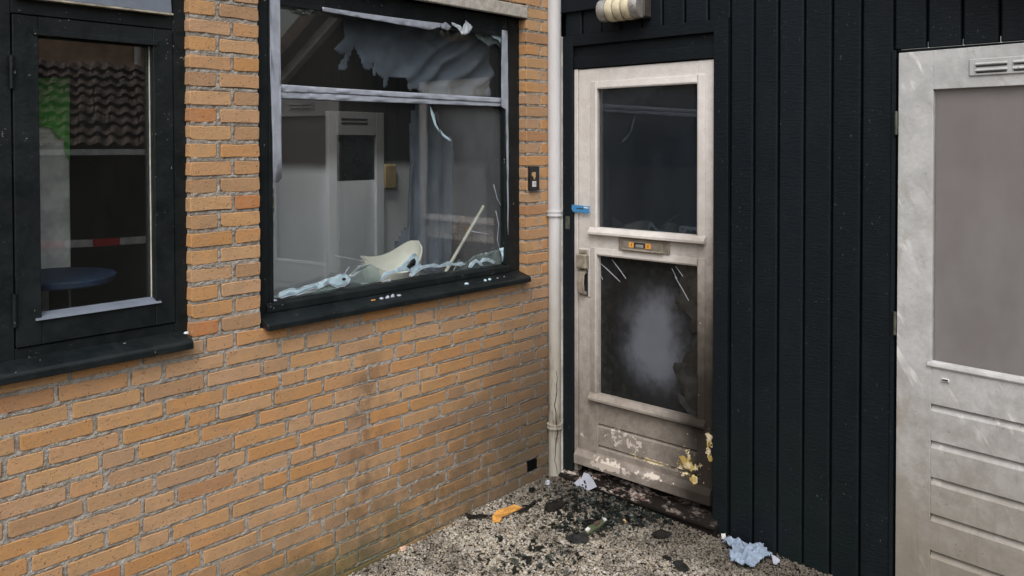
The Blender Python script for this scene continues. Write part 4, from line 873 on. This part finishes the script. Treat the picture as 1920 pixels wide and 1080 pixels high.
# broken glass scattered before the door
sv = MB(); r = random.Random(8)
def piece(mb, x, y, sz, tl, th=.003, r=r):
    n = r.randint(3, 5); a0 = r.uniform(0, 6.28); pts = [(math.cos(a0+6.283*k/n+r.uniform(-.4, .4))*sz*r.uniform(.5, 1.2), math.sin(a0+6.283*k/n+r.uniform(-.4, .4))*sz*r.uniform(.5, 1.2)) for k in range(n)]
    rx, ry = r.gauss(0, tl), r.gauss(0, tl); z = GT(x, y)+.004+abs(rx)*sz*.5
    v = [(x+a, y+b, z+a*math.tan(ry)+b*math.tan(rx)+t) for t in (0, th) for a, b in pts]
    mb.add(v, [tuple(range(n)), tuple(range(2*n-1, n-1, -1))]+[(k, (k+1) % n, (k+1) % n+n, k+n) for k in range(n)])
for cx_, cy_, sx_, sy_, cnt in ((1110, 938, 60, 17, 620), (1100, 982, 40, 12, 330), (1195, 966, 55, 11, 280), (1010, 1040, 48, 13, 110), (960, 1062, 60, 12, 45), (1180, 955, 45, 12, 120)):
    for _ in range(cnt):
        p = GR(r.gauss(cx_, sx_), min(1078, r.gauss(cy_, sy_)))
        if p.x < .02 or p.y > -.05: continue
        piece(sv, p.x, p.y, r.uniform(.003, .012) if r.random() < .88 else r.uniform(.012, .026), .30)
tag(sv.build('broken_glass', 'shard_glass', world=False), 'fragments of dark green glass strewn over the gravel before the front door', 'broken glass', kind='stuff')
def plate(name, pl, mat, label, cat, th=.003, bend=0., group=None, lift=.004, seed=0, tilt=0.):
    P = [GR(a, b) for a, b in pl]; c = sum((Vector(p) for p in P), Vector())/len(P); bm = bmesh.new(); zb = GT(c.x, c.y)+lift
    vs = [bm.verts.new((p.x, p.y, zb)) for p in P]; bm.faces.new(vs); bmesh.ops.triangulate(bm, faces=bm.faces[:]); bmesh.ops.subdivide_edges(bm, edges=bm.edges[:], cuts=2, use_grid_fill=True)
    for v in bm.verts:
        v.co.z += bend*(mnoise.noise((v.co-c)*22+Vector((seed, 0, 0)))+.35)+tilt*(v.co.y-c.y)
    rx_ = bmesh.ops.extrude_face_region(bm, geom=bm.faces[:])
    for v in [q for q in rx_['geom'] if isinstance(q, bmesh.types.BMVert)]: v.co.z += th
    bmesh.ops.recalc_face_normals(bm, faces=bm.faces[:])
    for v in bm.verts: v.co -= Vector((c.x, c.y, zb))
    me = bpy.data.meshes.new(name); bm.to_mesh(me); bm.free(); me.materials.append(M[mat]); o = link(bpy.data.objects.new(name, me)); o.location = (c.x, c.y, zb); return tag(o, label, cat, group)
C4 = lambda L: [(1000+a/4, 860+b/4) for a, b in L]; D4 = lambda L: [(620+a/4, 860+b/4) for a, b in L]
plate('wood_chip', D4([(1215, 478), (1212, 440), (1240, 405), (1300, 382), (1370, 370), (1435, 385), (1400, 412), (1340, 428), (1290, 450), (1270, 480)]), 'splinter', 'orange curved wood chip lying on the gravel near the brick wall', 'wood chip', .006, .012, seed=2, tilt=.1)
plate('charred_splinter', D4([(1400, 400), (1460, 380), (1535, 320), (1540, 330), (1480, 395), (1420, 420)]), 'char', 'thin charred splinter lying beside the orange wood chip', 'splinter', .005, .006, lift=.006)
plate('charred_piece', D4([(1605, 385), (1620, 345), (1690, 325), (1760, 345), (1740, 375), (1680, 400), (1630, 405)]), 'char', 'flat black charred piece on the gravel between the downpipe and the broken glass', 'debris', .006, .01, seed=4)
plate('charred_piece', D4([(1010, 425), (1090, 432), (1180, 440), (1175, 452), (1080, 460), (1030, 455)]), 'char', 'long black charred strip on the gravel beside the foot of the brick wall', 'debris', .005, .008, seed=5)
plate('charred_piece', C4([(880, 590), (905, 565), (960, 555), (1020, 575), (1040, 595), (960, 600)]), 'char', 'dark curved charred flake alone on the gravel before the threshold', 'debris', .004, .012, seed=6)
plate('charred_piece', C4([(1045, 785), (1090, 775), (1150, 810), (1170, 840), (1130, 860), (1080, 840)]), 'sooty_glass', 'oval piece of smoked glass on the open gravel', 'glass piece', .004, .006, seed=7)
plate('charred_piece', C4([(965, 745), (1000, 735), (1040, 760), (1035, 778), (1000, 765)]), 'char', 'small black scrap touching the oval piece of smoked glass', 'debris', .005, .008, seed=8)
plate('glass_piece', C4([(240, 600), (290, 570), (380, 565), (420, 600), (410, 640), (330, 650), (270, 630)]), 'sooty_glass', 'large dark glass piece beside the flattened green carton', 'glass piece', .004, .008, seed=9)
ct = plate('flattened_carton', C4([(388, 560), (420, 530), (470, 490), (530, 462), (555, 480), (500, 530), (440, 570), (405, 582)]), 'carton_green', 'small flattened green carton with a white end among the broken glass', 'carton', .010, .006, seed=10)
for L, mt in (([(388, 562), (408, 542), (428, 556), (406, 580)], 'white_plastic'), ([(515, 466), (545, 470), (550, 484), (530, 490)], 'white_plastic'), ([(450, 512), (480, 490), (505, 500), (475, 528)], 'rust_card')):
    P = [GR(1000+a/4, 860+b/4) for a, b in L]; zt = max(v[2] for v in [ct.matrix_basis @ Vector(q) for q in ct.bound_box]); MB().prism([(p.x, p.y) for p in P], 2, zt-.006, zt+.0012).build('carton_print', mt, ct)
# torn paper leaning at the threshold
P = [un(1000+a/4, 860+b/4, 1, -.085) for a, b in [(280, 205), (310, 170), (345, 150), (355, 110), (390, 120), (430, 165), (462, 215), (400, 245), (350, 275), (310, 250)]]
zlow = min(p.z for p in P); pm = MB(); pm.prism([(p.x, p.z) for p in P], 1, -.0865, -.0850); pp = pm.build('torn_paper', 'torn_paper', None)
pp.rotation_euler = (R(-14), 0, 0); pp.location.z = min(pp.location.z, gz(.2, -.09)+.004); tag(pp, 'torn sheet of pale blue-grey paper with black marks propped against the threshold', 'paper')
for L in ([(360, 170), (372, 166), (384, 190), (376, 196)], [(376, 205), (388, 200), (392, 222), (382, 226)], [(335, 225), (350, 222), (352, 240), (338, 242)], [(352, 196), (362, 192), (366, 204), (356, 208)], [(362, 214), (370, 212), (374, 230), (364, 232)]):
    Q = [un(1000+a/4, 860+b/4, 1, -.085) for a, b in L]; o = MB().prism([(p.x, p.z) for p in Q], 1, -.0874, -.0866).build('printed_mark', 'ink', None, 0); l0 = o.location.copy(); adopt(o, pp); o.location = l0-Vector((pp.location.x, pp.location.y, min(p.z for p in P)))
# crumpled blue cloth at the foot of the boards
cl = [(1352, 1021), (1378, 1018), (1410, 1024), (1430, 1032), (1447, 1042), (1440, 1055), (1424, 1058), (1418, 1066), (1400, 1070), (1386, 1066), (1370, 1056), (1366, 1044), (1374, 1036)]
P = [GR(a, b) for a, b in cl]; poly = [(p.x, p.y) for p in P]; xa, xb = min(p[0] for p in poly), max(p[0] for p in poly); ya, yb = min(p[1] for p in poly), max(p[1] for p in poly); res = .0045
nx, ny = int((xb-xa)/res)+1, int((yb-ya)/res)+1; xc, yc = np.meshgrid(xa+(np.arange(nx)+.5)*res, ya+(np.arange(ny)+.5)*res); kp = inside(poly, xc, yc)
xv, yv = np.meshgrid(xa+np.arange(nx+1)*res, ya+np.arange(ny+1)*res)
rd = lambda a, sc, sd: 1-2*np.abs(vnoise(a, yv+3, sc, sd)-.5)
zv = np.vectorize(gz)(xv, yv)+.002+.034*rd(xv+3, 19, 31)**2*vnoise(xv+3, yv+3, 11, 5)+.022*rd(xv+3.4, 27, 36)**3+.008*rd(xv+3, 52, 32)**2+.004*vnoise(xv, yv+3, 120, 33)
i, j = np.nonzero(kp); q = i*(nx+1)+j; f = np.stack([q, q+1, q+nx+2, q+nx+1], 1); used, inv = np.unique(f, return_inverse=True)
clo = np_mesh('crumpled_cloth', np.stack([xv, yv, zv], -1).reshape(-1, 3)[used], inv.reshape(f.shape), 'cloth_blue', None, True); sm = clo.modifiers.new('s', 'SOLIDIFY'); sm.thickness = .002
tag(clo, 'crumpled pale blue cloth lying at the foot of the black boards', 'cloth')
plate('torn_scrap', [(1446, 1042), (1463, 1052), (1456, 1062), (1450, 1060)], 'torn_paper', 'grey scrap of paper beside the crumpled blue cloth', 'paper scrap', .002, .008, seed=15)
plate('white_chip', [(1352, 1006), (1360, 1006), (1361, 1012), (1353, 1012)], 'white_plastic', 'tiny white chip between the threshold and the crumpled blue cloth', 'chip', .012, .0, seed=16)
def stone(px, py, sz, mat, label, seed):
    p = GR(px, py); o = lump('pebble', 0, 0, 0, sz, mat, label, 'pebble', seed); o.location = (p.x, p.y, gz(p.x, p.y)-.004); return o
stone(756, 1029, (.012, .018, .009), 'pebble_pink', 'smooth pink pebble on the gravel close to the brick wall', 4)
stone(1027, 907, (.012, .012, .014), 'torn_paper', 'blue-grey lump on the gravel beside the foot of the downpipe', 6)
stone(1170, 977, (.010, .010, .007), 'bell_tan', 'orange brick crumb among the broken glass before the front door', 7)

# ================================================================== ACROSS THE YARD (seen in the panes)
nb_ = empty('tiled_shed', (7.4, .6, 0)); tag(nb_, 'low dark shed with a brown pantiled roof reflected in the casement pane', 'shed')
def PT(t, d, z): return None
# shed faces the window: its front runs square to the sight line
ang = R(21); ax_ = Vector((-math.sin(ang), math.cos(ang), 0)); nx_ = Vector((math.cos(ang), math.sin(ang), 0)); O = Vector((6.2, .0, 0))
def loc(a, d, z): q = O+ax_*a+nx_*d; return (q.x, q.y, z)
def obox(name, mat, a0, a1, d0, d1, z0, z1, par, bev=0): return MB().add([loc(a, d, z) for z in (z0, z1) for a, d in ((a0, d0), (a1, d0), (a1, d1), (a0, d1))], [(0, 3, 2, 1), (4, 5, 6, 7), (0, 1, 5, 4), (1, 2, 6, 5), (2, 3, 7, 6), (3, 0, 4, 7)]).build(name, mat, par, bev)
obox('wall', 'fence_dark', -3.2, 1.9, .2, 3.4, 0, 1.68, nb_); obox('gutter', 'far_white', -3.3, 2.0, -.02, .08, 1.70, 1.76, nb_)
rt_ = MB(); rows, cols = 9, 34; 
base = MB().add([loc(-3.2, .05, 1.74), loc(1.9, .05, 1.74), loc(1.9, 2.0, 2.80), loc(-3.2, 2.0, 2.80), loc(-3.2, 3.5, 1.9), loc(1.9, 3.5, 1.9)], [(0, 1, 2, 3), (3, 2, 5, 4)]).build('roof', 'roof_tile', nb_)
tm = None
for rI in range(rows):
    for cI in range(cols):
        a = -3.2+5.1*cI/cols; d0 = .02+1.98*rI/rows; z0 = 1.745+1.06*rI/rows; d1 = d0+.27; z1 = z0+.145
        if tm is None:
            ww = 5.1/cols; mb = MB()
            for k in range(6):
                u_ = k/5; hgt = .022*math.sin(math.pi*u_*2)+.015; q = ax_*(ww*u_)
                mb.v += [tuple(q+Vector((0, 0, hgt+.055))), tuple(q+nx_*.27+Vector((0, 0, .145+hgt)))]
            mb.f = [(2*k, 2*k+2, 2*k+3, 2*k+1) for k in range(5)]; t0 = mb.build('roof_tile', 'roof_tile', base, loc=(0, 0, 0)); tm = t0.data; o = t0
        else: o = link(bpy.data.objects.new('roof_tile', tm)); adopt(o, base)
        o.location = Vector(loc(a+r.uniform(-.008, .008), d0+r.uniform(-.012, .012), z0+r.uniform(-.008, .008)))-wpos(base); o.rotation_euler = (r.gauss(0, .03), r.gauss(0, .03), r.gauss(0, .05))
nh = empty('neighbour_house', (12, 3, 0)); tag(nh, 'far brown brick house wall with a white downpipe above the tiled shed', 'house')
obox('wall', 'far_brick', -3.6, 1.9, 5.0, 9, 0, 5.6, nh); MB().tube([loc(.75, 4.93, .2), loc(.75, 4.93, 5.5)], .05, 10).build('downpipe', 'far_white', nh, smooth=True)
pw = obox('window', 'far_white', -.1, .55, 4.95, 4.999, 3.55, 4.3, nh); obox('pane', 'room_dark', -.03, .48, 4.94, 4.9495, 3.62, 4.23, pw)
# barrier tape between two posts
bt = empty('barrier_tape', (4.6, -.9, 0)); tag(bt, 'red and white barrier tape strung between two thin posts across the yard', 'barrier tape')
O2 = Vector((4.1, -.72, 0))
def l2(a, z, d=0): q = O2+ax_*a+nx_*d; return (q.x, q.y, z)
segs = np.linspace(-1.2, 1.0, 12)
for k in range(11):
    a, b = segs[k], segs[k+1]; sag = lambda t: 1.02-.04*math.cos((t+.1)*1.3)
    MB().add([l2(a, sag(a)), l2(b, sag(b)), l2(b, sag(b)+.06), l2(a, sag(a)+.06), l2(a, sag(a), .003), l2(b, sag(b), .003), l2(b, sag(b)+.06, .003), l2(a, sag(a)+.06, .003)], [(0, 1, 2, 3), (7, 6, 5, 4), (0, 4, 5, 1), (3, 2, 6, 7), (0, 3, 7, 4), (1, 5, 6, 2)]).build('tape_band', 'far_white' if k % 2 else 'tape_red', bt)
for a in (-1.22, 1.02): MB().tube([l2(a, -.06), l2(a, 1.2)], .018, 8).build('post', 'lamp_metal', bt)
# bare tree beyond the outbuilding
tr = empty('bare_tree', (8.2, 6.6, 0)); tag(tr, 'leafless tree with fine twigs rising beyond the outbuilding, seen in the picture window', 'tree')
tm_ = MB(); tw = MB(); r = random.Random(3)
def limb(p, d, L, rad, lv):
    pts = [p]; q = p.copy(); dd = d.copy()
    for k in range(4):
        dd = (dd+Vector((r.gauss(0, .13), r.gauss(0, .13), r.gauss(.05, .08)))).normalized(); q = q+dd*L/4; pts.append(q.copy())
    (tm_ if lv < 2 else tw).tube(pts, [rad*(1-.14*k) for k in range(5)], 7 if lv < 2 else 4, cap=False)
    if lv < 4:
        for k in range(4 if lv else 7):
            i = r.randint(1 if lv else 2, 4); a = r.uniform(0, 6.28); sd = Vector((math.cos(a), math.sin(a), r.uniform(.15, .8))).normalized(); limb(pts[i], (dd*.55+sd*.75).normalized(), L*r.uniform(.48, .72), rad*.5, lv+1)
limb(Vector((8.2, 6.6, -.1)), Vector((0, 0, 1)), 3.4, .16, 0)
tm_.build('trunk', 'bark', tr, world=False); tw.build('crown', 'bark', tr, world=False)
